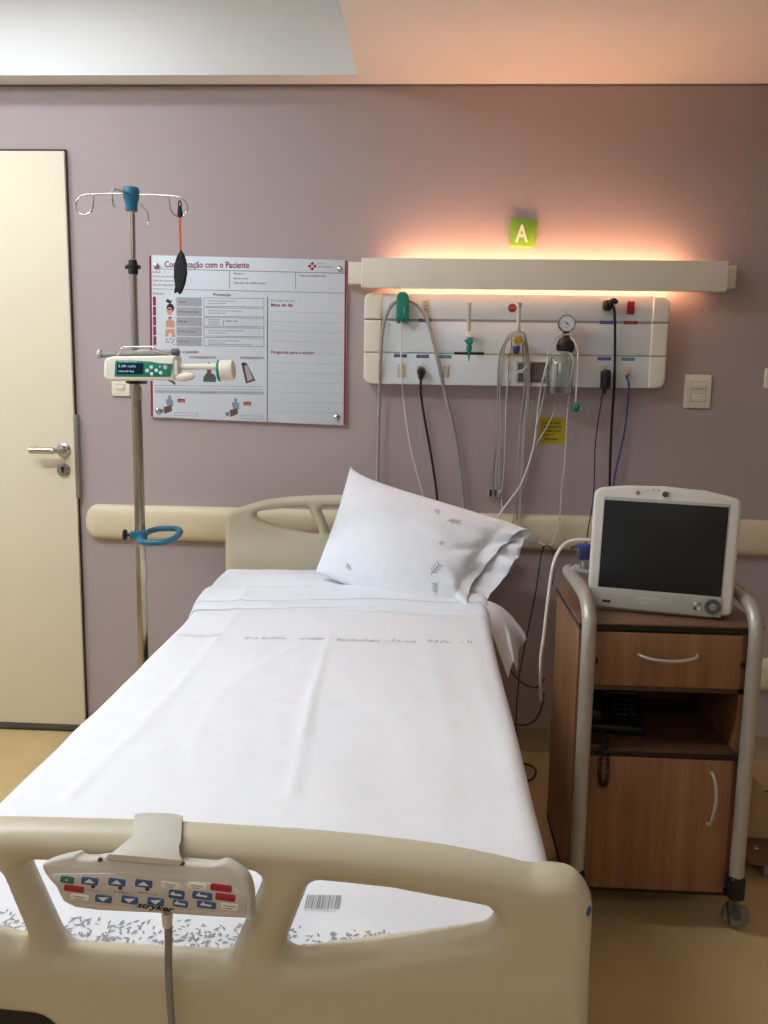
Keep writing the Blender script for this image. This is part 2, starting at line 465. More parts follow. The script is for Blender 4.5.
b.build('keyhole_rosette', dr)

# ---- ceiling lights of the room, then two added fill lights
def ceiling_light(x, y, z, lab, w=1.2, d=.15, m_=COOL):
    t = thing('ceiling_light', (x, y, z), lab, 'ceiling light')
    q = MB()
    for sx in (-1, 1):
        q.bb(x+sx*w/2-.012, x+sx*w/2+.012, y-d/2-.012, y+d/2+.012, z-.03, z, WHITEP, .003)
        q.bb(x-w/2, x+w/2, y+sx*d/2-.012, y+sx*d/2+.012, z-.03, z, WHITEP, .003)
    q.build('frame', t)
    q = MB(); q.bb(x-w/2+.012, x+w/2-.012, y-d/2+.012, y+d/2-.012, z-.024, z-.008, m_); q.build('diffuser', t)
    return t
ceiling_light(-1.50, 2.50, CEIL+RH, 'long slim ceiling light in the raised bay nearest the wall behind the bed')
ceiling_light(-1.50, 1.30, CEIL+RH, 'long slim ceiling light in the raised bay above the bed', m_=COOLB)
ceiling_light(-2.2, 1.75, CEIL+RH, 'added short slim fill light in the raised bay nearest the door', .7, .15, COOLB)  # unseen fixture, added to brighten the door and the left side
ceiling_light(-.1, -.75, CEIL, 'added wide warm white fill light in the low ceiling beyond the foot of the bed', .9, .6, COOLF)  # unseen fixture, added as fill from the front

# ================================================================== WALL THINGS
def fpx(Y):
    """flat frame facing the room at depth Y, and a reader of places on it"""
    fr = Fr((0, Y, 0)); return fr, (lambda x, y: (lambda v: (v.x, v.z))(at(x, y, Y=Y)))
def quad(b, fr, P, pts, d, m_): b.flat([P(*p) for p in pts][::-1], fr, d, m_)

# ---- patient board
BY = WY-.016
fr, P = fpx(BY)
pb = thing('patient_board', (-.645, WY, 1.19), 'large glossy patient communication board with dark red side edges left of the gas panel', 'notice board')
TL, TR, BR, BL = P(149, 255), P(347, 260), P(345.5, 425.5), P(150.8, 417)
b = MB(); b.prism([BL, BR, TR, TL], fr, -.012, 0, BOARD, .0015); b.build('panel', pb)
b = MB()
quad(b, fr, P, [(149.2, 255.4), (151.4, 255.4), (153.1, 416.7), (151, 416.7)], .0004, REDP); b.build('side_edge', pb, fix=False); b = MB()
quad(b, fr, P, [(345, 260.2), (346.9, 260.2), (345.4, 425.2), (343.4, 425.2)], .0004, REDP)
b.build('side_edge', pb, fix=False)
b = MB(); E1 = .0004; E2 = .0007
def ln(x0, y0, x1, y1, w=.6, m_=GLINE, d=E1): b.line(fr, P(x0, y0), P(x1, y1), w/283, d, m_)
def tx(s_, x, y, w, h, m_, bold=.0, d=E2, align='LEFT'):
    X, Z = P(x, y); b.text(s_, fr, X, Z, h/283*1.38, d, m_, w=w/283 if w else None, bold=bold, align=align)
ln(153, 268.7, 345, 273.4, .55, GROOVE); ln(152.5, 288.8, 345, 293.2, .5)
ln(229.3, 271.5, 229.3, 287.5); ln(295.6, 272.5, 295.6, 289.5)
ln(267.6, 297, 267.3, 421.6, 1.0, GROOVE)
tx('Comunicação com o Paciente', 164.3, 267.2, 84.5, 6.1, REDP, .02)
cx, cy = 312.3, 266.2
for dx, dy in ((0, -2.6), (2.6, 0), (0, 2.6), (-2.6, 0)):
    q = [(cx+dx, cy+dy-1.9), (cx+dx+1.9, cy+dy), (cx+dx, cy+dy+1.9), (cx+dx-1.9, cy+dy)]; quad(b, fr, P, q, E2, REDP)
tx('Rede', 317.5, 264, 7, 1.6, GINK); tx('de Hospitais', 317.5, 267.6, 15, 2.2, GINK)
for s_, x, y, w in (('Data:   /   /', 152.3, 272.8, 17), ('Nome do paciente', 152.6, 277.2, 22), ('Data de nascimento', 152.7, 281.4, 24), ('Uso de dispositivo', 152.8, 285.7, 22),
                    ('Médico', 233.6, 274.6, 10), ('Enfermeiro', 233.6, 279.4, 14.5), ('Técnico de enfermagem', 233.6, 283.8, 32.5), ('Outros profissionais', 299, 276.6, 26.5)):
    tx(s_, x, y, w, 2.1, REDP)
tx('/', 190, 282.5, 1.6, 4, GINK)
tx('Riscos', 152.9, 294.6, 10.5, 2.6, GINK, .015); tx('Prevenção', 213.4, 296, 17.5, 3, REDP, .015)
for i in range(5):
    y0 = 296.6+i*9.9; y1 = y0+9.0
    quad(b, fr, P, [(152.9+i*.1, y0), (155.9+i*.1, y0), (156+i*.1, y1), (153+i*.1, y1)], E1, REDP)
    quad(b, fr, P, [(176.4, y0+.6), (201.8, y0+.9), (201.9, y1+.9), (176.5, y1+.6)], E1, GCELL)
    tx(('Queda', 'Broncoaspiração', 'Alergia', 'Lesão de pele', 'Infecção')[i], 178.4, y0+6, (8, 20, 9, 17, 10.5)[i], 2.1, REDP)
    ln(203.8, y0+1.2, 263.8, y0+2, .4); ln(203.8, y1+.7, 263.8, y1+1.5, .4); ln(203.8, y0+1.2, 204, y1+.7, .4); ln(263.8, y0+2, 263.9, y1+1.5, .4)
    if i == 2:
        for k in range(4): ln(208, y0+3+k*1.7, 220-(k % 2)*1.5, y0+3.1+k*1.7, .45, GINK)
        ln(223.4, y0+3, 223.4, y1, .4); tx('Pulseira  Leito', 225.4, y0+5.2, 12, 1.8, INK)
    else:
        ln(208, y0+4.2, 235+(i*7) % 12, y0+4.7, .5, GINK); ln(208, y0+6.6, 226, y0+6.8, .5, GINK)
        if i == 4: ln(208, y0+8.2, 252, y0+8.7, .5, GINK)
# plain illustrations of a patient
quad(b, fr, P, [(165.5, 301.5), (167.6, 298.6), (170.5, 301), (172.6, 299.8), (170.3, 304)], E1, HAIRM)
b.disc(fr, *P(170.4, 308), 3.8/283, 4.4/283, E1, HAIRM); b.disc(fr, *P(169.6, 311.2), 2.9/283, 3.9/283, E2, SKIN); b.disc(fr, *P(169.4, 309.3), 1.8/283, .6/283, .001, HAIRM)
b.disc(fr, *P(170, 317.8), 1.8/283, .9/283, E1, PBROWN)
quad(b, fr, P, [(166, 321), (168.6, 319.2), (171.8, 319.3), (174.6, 321.4), (174.8, 327.5), (165.6, 327)], E1, SKIN)
quad(b, fr, P, [(165.9, 329), (174.4, 329.4), (175.4, 337), (172, 337), (171, 333), (169, 333), (168.2, 336.6), (165, 336.4)], E1, SKIN)
for k, (x, y) in enumerate(((167, 339.5), (170.5, 338.7), (173.4, 340), (168.6, 342), (172, 342.4), (166.4, 342), (174, 344.4))): b.disc(fr, *P(x, y), 1.1/283, .6/283, E1, RED if k % 2 else PBROWN, 8, k)
tx('Mudança de lado e posição', 152.8, 352.6, 46.5, 3.1, REDP, .015)
for x0, x1, y, w in ((155, 175, 357, 8), (189, 216, 357.4, 14), (240, 263.6, 358, 10)):
    quad(b, fr, P, [(x0, y-1.6), (x1, y-1.3), (x1, y+1.3), (x0, y+1)], E1, GCELL); tx('Posição', (x0+x1)/2-w/2, y+.9, w, 1.7, REDP)
# bed position drawings
quad(b, fr, P, [(203.4, 377), (206, 373.4), (213.5, 373.6), (216.2, 377.4), (216, 382), (203.4, 381.8)], E1, PGREEN)
quad(b, fr, P, [(207.2, 366), (211.2, 366), (211.6, 377), (206.8, 377)], E2, PBROWN); b.disc(fr, *P(209, 364), 1.4/283, 1.6/283, E2, PGREEN)
quad(b, fr, P, [(241.2, 363.5), (246.4, 362.6), (255.6, 380.5), (246, 383.6), (243.6, 374)], E1, PBROWN); quad(b, fr, P, [(244.6, 366), (247, 365), (253, 379), (247.5, 381)], E2, GCELL)
b.disc(fr, *P(243.6, 363.8), 1.6/283, 1.6/283, E2, HAIRM)
for k in range(3): ln(155+k*36, 385.4+k*.4, 190+k*36, 385.8+k*.4, .4); ln(155+k*36, 388.4+k*.4, 190+k*36, 388.8+k*.4, .4)
quad(b, fr, P, [(155, 390), (263.8, 391.6), (263.8, 394.6), (155, 393)], E1, GCELL); tx('Risco de lesão', 200, 393.4, 17, 1.9, REDP)
for ox, oy in ((168.6, 402), (234.6, 405)):
    b.disc(fr, *P(ox+1, oy-5), 1.7/283, 1.9/283, E2, PBLUE)
    quad(b, fr, P, [(ox-3, oy-2), (ox+1, oy-4), (ox+4.6, oy-2), (ox+4.8, oy+4), (ox-1, oy+5)], E1, PBLUE)
    quad(b, fr, P, [(ox-5, oy+5), (ox+3, oy+3), (ox+3.4, oy+9), (ox-4, oy+12)], E2, PBROWN); b.disc(fr, *P(ox-7, oy+9), 2.4/283, 2.2/283, E1, GLINE)
    quad(b, fr, P, [(ox+9, oy-3.4), (ox+16.4, oy-3), (ox+16.4, oy+.6), (ox+9, oy+.3)], E1, RED); tx('2 horas', ox+10.2, oy-.4, 5, 1.6, BOARD, d=.001)
    for (ax, ay, bx, by) in ((ox+6, oy+10.6, ox+29, oy+11.2), (ox+6, oy+13.4, ox+29, oy+14), (ox+6, oy+10.6, ox+6, oy+13.4), (ox+29, oy+11.2, ox+29, oy+14)): ln(ax, ay, bx, by, .35)
tx('Previsão de alta:    /    /', 271, 301.6, 34, 2.4, GINK); tx('Meta do dia', 271, 306.4, 21.6, 3.1, REDP, .02); tx('Perguntas para a equipe', 271, 353.4, 43, 3, REDP, .015)
for k in range(11): ln(270, 311.5+k*9.8+(2 if k > 3 else 0), 342, 313.2+k*9.8+(2 if k > 3 else 0), .25, GCELL)
b.build('print', pb, fix=False)
for x, y in ((156.5, 266), (340, 269), (158, 410.4), (337, 417)):
    X, Z = P(x, y); b = MB(); b.lathe([(.0095, 0), (.0105, .003), (.009, .008), (.004, .0115), (0, .012)], (X, BY, Z), (0, -1, 0), CHROME, 20); b.cyl((X, WY, Z), (X, BY, Z), .006, CHROME, 14); b.build('standoff_screw', pb)

# ---- light switch plates
def wall_plate(name, x0, y0, x1, y1, lab, rockers, cat='light switch'):
    Yf = WY-.009; A = at(x0, y0, Y=Yf); B = at(x1, y1, Y=Yf)
    t = thing(name, ((A.x+B.x)/2, WY, B.z), lab, cat)
    f = Fr((0, WY, 0)); q = MB(); q.prism(rrect(A.x, B.z, B.x, A.z, .006, 3), f, .0, .009, CREAMP, .003); q.build('plate', t)
    for (a0, b0, a1, b1) in rockers:
        C = at(a0, b0, Y=Yf); D = at(a1, b1, Y=Yf); q = MB()
        q.prism(rrect(C.x-.0015, D.z-.0015, D.x+.0015, C.z+.0015, .001, 2), f, .0088, .0093, GROOVE)
        q.prism(rrect(C.x, D.z, D.x, C.z, .001, 2), f, .009, .0125, CREAMP, .0012); q.build('rocker', t)
    return t
wall_plate('light_switch', 685.8, 374.5, 710, 408.5, 'cream two-rocker light switch plate on the wall right of the gas panel', [(692, 381.5, 705.5, 388.8), (691.2, 394, 705, 401.4)])
wall_plate('light_switch', 111.2, 378.6, 130, 396.4, 'small cream switch plate on the wall behind the infusion pump', [(116.5, 384.4, 124.5, 389)])
wall_plate('light_switch', 766, 368, 786, 388.6, 'cream switch plate cut off by the right edge of the photo', [(771, 373, 781, 384)])

# ---- green letter sign
SYF = WY-.012
fr, P = fpx(SYF)
t = thing('bed_sign', (.305, WY, 1.79), 'square green plastic sign with a white letter A above the wall light', 'sign')
b = MB(); pts = [P(510.4, 217.6), P(509, 246), P(534.6, 247.6), P(538.8, 219.8)]
b.prism(roundpoly(pts, .011, 5), fr, -.011, 0, SIGNG, .002); b.build('plate', t)
b = MB(); X, Z = P(515.6, 241.6); b.text('A', fr, X, Z, .0785, .0012, SIGNW, w=12.2/283, bold=.02); b.build('letter', t, fix=False)

# ---- wall light with warm tubes
wl = thing('wall_light', (.37, WY, 1.66), 'long white wall light glowing warm above the gas panel', 'wall light')
YP = WY-.105
A = at(361.2, 257.2, Y=YP); B = at(727, 290.6, Y=YP); zt = A.z-.001; zb = at(361.2, 287.6, Y=YP).z
b = MB(); b.bb(A.x, B.x, YP, YP+.022, zb, zt, CREAMP, .003); b.build('front_panel', wl)
YB = WY-.055
C = at(348.4, 261, Y=YB); D_ = at(735.6, 288.6, Y=YB)
for x0_, x1_ in ((C.x, A.x+.06), (B.x-.06, D_.x)):
    b = MB(); b.bb(x0_, x1_, YB, WY, D_.z+.002, C.z-.002, CREAMP, .003); b.build('end_block', wl)
b = MB(); b.bb(A.x+.05, B.x-.05, WY-.018, WY, zb+.03, zt-.03, CREAMP, .002); b.build('spine', wl)
for x in (A.x+.04, B.x-.04):
    b = MB(); b.bb(x-.02, x+.02, YP+.02, YB+.002, zb+.012, zt-.012, CREAMP, .002); b.build('bracket', wl)
for z, y_, m_ in ((zt-.024, WY-.052, WARM), (zb+.022, WY-.034, WARML)):
    b = MB(); b.cyl((A.x+.12, y_, z), (B.x-.13, y_, z), .008, m_, 12); b.build('light_tube', wl)

# ---- medical gas panel
PY = WY-.062
fr, P = fpx(PY)
hp = thing('gas_panel', (.28, WY, 1.32), 'long white medical gas and socket panel under the glowing wall light', 'medical panel')
x0, x1 = P(381, 340)[0], P(651, 340)[0]; xl = P(364, 340)[0]; xr = P(667.6, 340)[0]
ztop, zbot = P(500, 294)[1], P(500, 385.8)[1]; g1, g2 = P(500, 321)[1], P(500, 354.2)[1]
WF = Fr((0, WY, 0)); DP = .062
b = MB()
b.prism(rrect(x0, g1+.004, x1, ztop, .001, 1), WF, 0, DP, WHITEP, .003)
b.prism(rrect(x0, g2+.002, x1, g1-.004, .001, 1), WF, 0, DP, WHITEP, .003)
b.prism(rrect(x0, zbot, x1, g2-.002, .001, 1), WF, 0, DP, WHITEP, .003)
b.build('panel_body', hp)
b = MB(); b.bb(x0, x1, WY-DP+.004, WY, zbot+.004, ztop-.004, GROOVL); b.build('groove_rail', hp)
for s_ in (0, 1):
    for (za, zb_, ra) in ((g1+.0015, ztop, 1), (g2+.001, g1-.0015, 0), (zbot, g2-.001, -1)):
        r_ = .026; c_ = .0
        if s_ == 0: poly = rrect(xl, za, x0+.001, zb_, (r_ if ra == -1 else c_, c_, c_, r_ if ra == 1 else c_), 7)
        else: poly = rrect(x1-.001, za, xr, zb_, (c_, r_ if ra == -1 else c_, r_ if ra == 1 else c_, c_), 7)
        b = MB(); b.prism(poly, WF, 0, DP+.008, CREAMP, .008, 4); b.build('end_cap', hp)
def plab(x0_, x1_, y, m_, h=3.4, tcol=None):
    q = MB(); a = P(x0_, y-h/2); c = P(x1_, y+h/2); q.prism([(a[0], c[1]), (c[0], c[1]), (c[0], a[1]), (a[0], a[1])], fr, -.001, .0012, m_)
    if tcol: q.text('~127V~', fr, a[0]+.003, c[1]+.003, .009, .0016, tcol, w=(c[0]-a[0])*.75)
    q.build('label_strip', hp, fix=False)
for a in ((396.5, 408, 320.4, NAVY), (418.5, 431, 320.4, NAVY), (394, 406.8, 355.8, BLUEL), (416.3, 429, 356.3, BLUEL), (439, 451.6, 356.8, TEALL), (599.8, 613, 322.4, BLUEL),
          (624.2, 637.6, 322.6, RED), (597.6, 611, 358.8, BLUEL), (621.4, 634.4, 359.2, TEALL)):
    plab(*a, tcol=GCELL)
plab(454.2, 484, 353.4, INK, 3); plab(500, 526, 353.8, YEL, 2.2); plab(486, 497, 354.2, LGREY, 2.2); plab(526, 545, 354.6, LGREY, 2.2)
q = MB(); 
for k in range(3): 
    X, Z = P(384, 323.6+k*2); q.text('Ponto de gas', fr, X, Z, .006, .0006, GINK, w=.02)
q.build('small_print', hp, fix=False)
SOCK = mat('socket_cream', '#cfc6b0', .45)
def socket(x, y, w=6.4, h=12.5, holes=3, m_=SOCK):
    q = MB(); c = P(x, y); W = w/290; H = h/290
    q.prism(rrect(c[0]-W/2, c[1]-H/2, c[0]+W/2, c[1]+H/2, .004, 4), fr, -.001, .003, m_, .001)
    for k in range(holes):
        q.disc(fr, c[0]+(.0025 if k == 1 else 0), c[1]+(1-k)*.011, .0024, .0024, .0034, INK, 12)
    return q.build('socket', hp)
socket(425.2, 305.8); socket(401.4, 371, 8.4, 13, 1); socket(420.4, 371.8, 7, 12.5); socket(606.2, 305.4, 9, 12); socket(604, 371.5, 8, 12); socket(626.3, 371.5, 8, 10, 0)
socket(446, 371.4, 6.4, 12.4, 0); 
q = MB(); c = P(446, 371.4); q.box((c[0], PY-.005, c[1]), (.014, .006, .030), SOCK, .002); q.build('switch_rocker', hp)
q = MB(); c = P(630.4, 307.8); q.box((c[0], PY-.004, c[1]), (.0245, .008, .043), RED, .002); q.build('red_socket', hp)
q = MB(); c = P(512.3, 308); q.lathe([(.0145, 0), (.0145, .002), (.013, .003)], (c[0], PY, c[1]), (0, -1, 0), RED, 20); 
q.text('ON', fr, c[0]-.009, c[1]-.003, .010, .0036, GCELL, w=.018); q.build('round_sticker', hp, fix=False)
# recessed connector window
a = P(516.2, 361); c = P(546.5, 384)
q = MB(); q.prism([(a[0], c[1]), (c[0], c[1]), (c[0], a[1]), (a[0], a[1])], fr, -.001, .003, LGREY, .001)
for (u0, v0, u1, v1) in ((518, 363, 524, 370), (518, 373, 524, 382), (530.5, 362.4, 545, 382.6)):
    e = P(u0, v0); g = P(u1, v1); q.prism([(e[0], g[1]), (g[0], g[1]), (g[0], e[1]), (e[0], e[1])], fr, .0028, .0034, DGREY)
    for k in range(int((u1-u0)/2)): q.box((e[0]+.003+k*.0069, PY-.0042, (e[1]+g[1])/2), (.0012, .0016, (e[1]-g[1])*.8), MGREY)
q.build('connector_window', hp)

# ---- oxygen flowmeter (green)
def V(x, y, Y): return at(x, y, Y=Y)
Yo = PY-.045
t = thing('oxygen_flowmeter', V(469.5, 360, Yo), 'clear white flow tube with a green knob and nozzle on the gas panel', 'flowmeter')
top = V(469.4, 303, Yo); mid = V(468.6, 333, Yo)
q = MB(); q.lathe([(.0065, 0), (.0072, .003), (.0072, .02), (.0065, .026), (.0065, (top.z-mid.z)-.012), (.0075, (top.z-mid.z)-.01), (.0075, top.z-mid.z), (.003, top.z-mid.z+.001)], mid, (0, 0, 1), CLEARCORD, 18)
for k in range(9): q.lathe([(.0067, 0), (.0070, .0005), (.0067, .001)], (mid.x, mid.y, mid.z+.032+k*.0065), (0, 0, 1), GROOVE, 18)
q.build('flow_tube', t)
c = V(469.2, 334.8, Yo); q = MB(); q.box(c, (.022, .022, .020), CREAMP, .003); q.cyl((c.x, PY, c.z), (c.x, c.y, c.z), .009, CREAMP, 16); q.build('valve_body', t)
c = V(469.4, 341.4, Yo-.004); q = MB(); q.lathe([(.009, -.012), (.0125, -.008), (.0125, .006), (.009, .010), (.0, .0105)], c, (0, -1, 0), GREEN, 10)
q.box((c.x-.013, c.y-.002, c.z+.002), (.010, .006, .006), GREEN, .001); q.build('knob', t)
c = V(469.3, 345, Yo); e = V(469.3, 361, Yo).z-c.z; q = MB(); q.lathe([(.007, 0), (.0095, -.006), (.0095, -.016), (.0055, -.024), (.0028, -.028), (.0034, -.034), (.0022, -.044), (.0022, e), (.001, e)], c, (0, 0, 1), GREEN, 16); q.build('nozzle', t)

# ---- air flowmeter (yellow, purple)
t = thing('air_flowmeter', V(518, 353, Yo), 'clear flow tube with yellow knob and purple nozzle hung with grey hoses', 'flowmeter')
top = V(519.5, 303.6, Yo); mid = V(518.2, 331, Yo)
q = MB(); q.lathe([(.006, 0), (.0075, .004), (.0075, .014), (.0062, .018), (.0062, top.z-mid.z-.014), (.0075, top.z-mid.z-.012), (.0075, top.z-mid.z-.002), (.005, top.z-mid.z)], mid, (0, 0, 1), CLEARCORD, 18); q.build('flow_tube', t)
q = MB(); q.lathe([(.0078, 0), (.0078, .013), (.006, .015)], (top.x, top.y, top.z-.012), (0, 0, 1), MAUVEC, 18); q.build('top_cap', t)
c = V(517.6, 340.5, Yo-.003); q = MB(); q.lathe([(.010, -.012), (.0145, -.008), (.0145, .005), (.010, .010), (.0, .0105)], c, (0, -1, 0), YEL, 9)
q.cyl((c.x, PY, c.z), (c.x, c.y, c.z), .008, YEL, 14); q.build('knob', t)
c = V(516.4, 346, Yo); q = MB(); q.lathe([(.011, 0), (.0125, -.004), (.0125, -.014), (.009, -.024), (.004, -.027)], c, (0, 0, 1), PURPLE, 18); q.build('nozzle', t)

# ---- vacuum regulator with jar
Yv = PY-.055
t = thing('vacuum_regulator', V(566, 396, Yv), 'vacuum regulator with round dial gauge above a clear glass jar', 'suction regulator')
c = V(567, 323.4, Yv-.01)
q = MB(); q.lathe([(.020, .022), (.0275, .020), (.0282, .012), (.0282, 0), (.026, -.002), (.0255, .0005), (.0, .0005)], c, (0, 1, 0), DGREY, 36); g = q.build('gauge', t)
q = MB(); f2 = Fr((c.x, c.y-.0006, c.z)); q.disc(f2, 0, 0, .0252, .0252, 0, WHITEP, 32)
for k in range(13):
    a = math.radians(225-k*22.5); q.line(f2, (.019*math.cos(a), .019*math.sin(a)), (.0235*math.cos(a), .0235*math.sin(a)), .0009, .0002, INK)
q.line(f2, (-.010, .009), (.008, -.007), .0022, .0004, INK); q.disc(f2, 0, 0, .003, .003, .0006, INK, 12)
q.text('vacuo', f2, -.007, -.015, .006, .0003, INK, w=.014); q.build('dial', g, fix=False)
c = V(565.4, 345, Yv)
q = MB(); q.cyl((c.x, c.y, c.z+.022), (c.x+.001, c.y, c.z+.045), .011, BLACK, 16); q.lathe([(.012, .026), (.020, .022), (.027, .010), (.0285, -.004), (.0285, -.018), (.024, -.024)], (c.x, c.y, c.z), (0, 0, 1), BLACK, 26)
for k in range(14):
    a = 2*PI*k/14; q.cyl((c.x+.0283*math.cos(a), c.y+.0283*math.sin(a), c.z-.016), (c.x+.0283*math.cos(a), c.y+.0283*math.sin(a), c.z+.002), .0022, BLACK, 6)
q.cyl((c.x, PY, c.z-.002), (c.x, c.y, c.z-.002), .011, STEEL, 18); q.build('regulator_body', t)
j0 = V(560, 395, Yv); jt = V(564, 353.4, Yv); jx = V(560.4, 372, Yv).x; H = jt.z-j0.z
jr = .0435; w_ = .0022
prof = [(0, .001), (jr-.008, 0), (jr-.001, .005), (jr, .012), (jr, H*.74), (jr-.005, H*.83), (.031, H*.92), (.029, H*.95), (.029, H+.008)]
inn = [(r-w_ if r > 0 else 0, h+w_) for r, h in prof[:-1]]+[(.029-w_, H+.008)]
q = MB(); q.lathe(prof+inn[::-1], (jx, j0.y, j0.z), (0, 0, 1), GLASS, 36); jar = q.build('jar', t)
q = MB(); q.lathe([(.030, H*.95), (.0325, H*.96), (.0325, H*.985), (.030, H*.99), (.0325, H*1.0), (.0325, H*1.03), (.026, H*1.04)], (jx, j0.y, j0.z), (0, 0, 1), LGREY, 30); q.build('jar_collar', t)
q = MB()
for k, (dx, z0_, hh, ww) in enumerate(((-.016, .055, .05, .003), (-.010, .075, .03, .008))): q.box((jx+dx, j0.y-jr-.0006, j0.z+z0_+hh/2), (ww, .0006, hh), RED if k == 0 else WCORD)
for k in range(7): q.box((jx+.012, j0.y-jr+.0003, j0.z+.03+k*.012), (.012 if k % 2 else .007, .0008, .0009), GINK)
q.build('jar_marking', jar)
# tubing of the regulator: each hose is a hose of its own
def hose(name, pts, r, m_, lab, cat='cable', grp=None, seg=8, mb=False):
    q = MB(); q.tube([V(*p) for p in pts], r, m_, seg, 6)
    return q if mb else q.build(name, None, lab, cat, grp)
ZB = WY-.05
hose('suction_tube', [(574, 352, Yv), (580, 346, Yv-.03), (574, 336, Yv-.045), (566, 334.5, Yv-.045), (556, 338, Yv-.045), (549, 350, Yv-.03), (546, 370, Yv-.01), (545.5, 385, WY-.05), (542, 405, WY-.04), (536, 428, WY-.03)], .0026, CLEARCORD, 'clear tube arched over the regulator cap and hanging left of the jar', 'tube')
q = hose('x', [(571, 338, Yv-.046), (575.5, 343, Yv-.046), (578, 353, Yv-.04), (577.4, 372, Yv-.03), (575.6, 402, Yv-.02)], .003, WCORD, '', mb=True)
t = thing('oxygen_cannula', V(576, 412, Yv-.02), 'white tube hanging right of the jar and ending in a green connector', 'tube')
q.build('tube', t)
q = MB(); c = V(575.8, 407.6, Yv-.02); q.lathe([(.004, .018), (.0085, .014), (.013, .008), (.0145, 0), (.012, -.009), (.006, -.014)], c, (0, 0, 1), GREEN, 9); q.box((c.x+.014, c.y, c.z-.002), (.010, .008, .008), WCORD, .002); q.build('connector', t)
hose('suction_tube', [(569, 353, Yv-.035), (573.5, 360, Yv-.04), (571, 378, Yv-.035), (568.5, 400, WY-.05), (566.5, 430, WY-.035), (564.5, 465, WY-.03), (561.5, 492, WY-.03), (560, 515, WY-.05), (556, 535, WY-.06), (549, 548, WY-.07)], .0028, CLEARCORD, 'long clear tube running down past the yellow note to the wall rail', 'tube')
hose('suction_tube', [(556, 395, Yv), (555, 405, WY-.04), (553.4, 414, WY-.022), (545, 430, WY-.02), (536.5, 444, WY-.02), (531, 460, WY-.02), (524, 490, WY-.02), (520, 505, WY-.03), (519.5, 522, WY-.05), (519, 545, WY-.05), (510, 575, WY-.04)], .0024, CLEARCORD, 'thin clear tube slanting from the jar base across the yellow note', 'tube')

# ---- yellow note
fr, P = fpx(WY-.0015)
t = thing('paper_note', V(552, 444, WY), 'yellow paper note with black lines taped under the glass jar', 'note')
b = MB(); pts = [P(539.5, 417.2), P(565.6, 418), P(564.8, 444.4), P(538.6, 443.4)]; b.raw([fr.p(x, y, 0) for x, y in pts]+[fr.p(x, y, -.0015) for x, y in pts], [(0, 1, 2, 3), (7, 6, 5, 4), (0, 4, 5, 1), (1, 5, 6, 2), (2, 6, 7, 3), (3, 7, 4, 0)], NOTE); b.build('paper', t)
b = MB()
for s_, y, w in (('Favor não retirar', 423.6, 19), ('o fluxômetro da', 427.6, 19.5), ('rede sem avisar', 431.6, 18.5), ('favor a', 435.6, 11), ('enfermagem', 439.6, 14)):
    X, Z = P(541.6 if 'enf' not in s_ else 543.6, y); b.text(s_, fr, X, Z, .0115, .0005, INK, w=w/283, bold=.015)
b.build('writing', t, fix=False)

# ---- teal hand control hanging on its own grey hose
Yh = PY-.03
t = thing('call_handset', V(403, 321, Yh), 'green pill-shaped hand control with a white cord on the gas panel', 'hand control')
a = V(396.6, 291.4, Yh-.012); c = V(408.6, 319.4, Yh-.012); f3 = Fr((0, Yh, 0))
q = MB(); q.prism(rrect(a.x, c.z, c.x, a.z, (.005, .005, .0195, .0195), 8), f3, -.012, .014, GREEN, .006, 4); q.build('shell', t)
q = MB(); q.box(((a.x+c.x)/2+.006, Yh-.0145, (a.z+c.z)/2-.016), (.0016, .001, .022), WCORD); q.build('marking', t)
q = MB(); q.box(((a.x+c.x)/2, Yh+.012, (a.z+c.z)/2), (.022, .040, .045), GREEN, .004)
for s_ in (-1, 1): q.box(((a.x+c.x)/2+s_*.013, Yh-.002, c.z-.006), (.011, .014, .014), GREEN, .003)
q.build('holder', t)
q = MB(); q.tube([V(*p) for p in [(401.3, 319, Yh-.002), (401, 328, Yh-.002), (400.8, 345, Yh), (401.2, 366, PY-.012), (401.8, 380, PY-.014), (403.5, 402, WY-.03), (409, 440, WY-.025), (416, 470, WY-.025), (423, 497, WY-.03), (427, 530, WY-.06)]], .0023, WCORD, 8); q.build('cord', t)
hose('grey_hose', [(377.2, 500, WY-.06), (377.6, 470, WY-.04), (378.3, 430, WY-.035), (379.3, 395, WY-.05), (380.4, 360, PY-.022), (382, 335, PY-.022), (386, 316, PY-.025), (393, 304, PY-.02), (403, 300, PY-.018), (413, 302, PY-.02), (421, 309, PY-.025), (428, 322, PY-.024), (433.5, 341, PY-.022), (439, 365, PY-.02), (444.5, 391, WY-.05), (453, 425, WY-.03), (459, 460, WY-.025), (463, 495, WY-.03), (465, 530, WY-.05)], .0062, HOSE, 'thick grey hose arched behind the green hand control on the gas panel', 'hose', seg=12)

# ---- power cords and data cable
def cord_thing(name, lab, cat, plug, path, r, m_, plugm=BLACK):
    p0 = V(*plug[0]); t = thing(name, p0, lab, cat)
    q = MB(); plug[1](q, p0, plugm); q.build('plug', t)
    q = MB(); q.tube([V(*p) for p in path], r, m_, 8, 6); q.build('cord', t)
    return t
def plug_round(q, p, m_): q.lathe([(.014, 0), (.0155, .006), (.0155, .016), (.012, .028), (.009, .036), (.0, .038)], (p.x, PY-.0032, p.z), (0, -1, 0), m_, 18); q.box((p.x-.001, PY-.026, p.z-.014), (.016, .020, .030), m_, .006)
def plug_side(q, p, m_): q.box((p.x-.004, PY-.02, p.z), (.030, .032, .036), m_, .010, 4); q.tube([(p.x, PY-.028, p.z+.004), (p.x+.012, PY-.034, p.z+.014), (p.x+.024, PY-.034, p.z+.006)], lambda t_: .011-.004*t_, m_, 12)
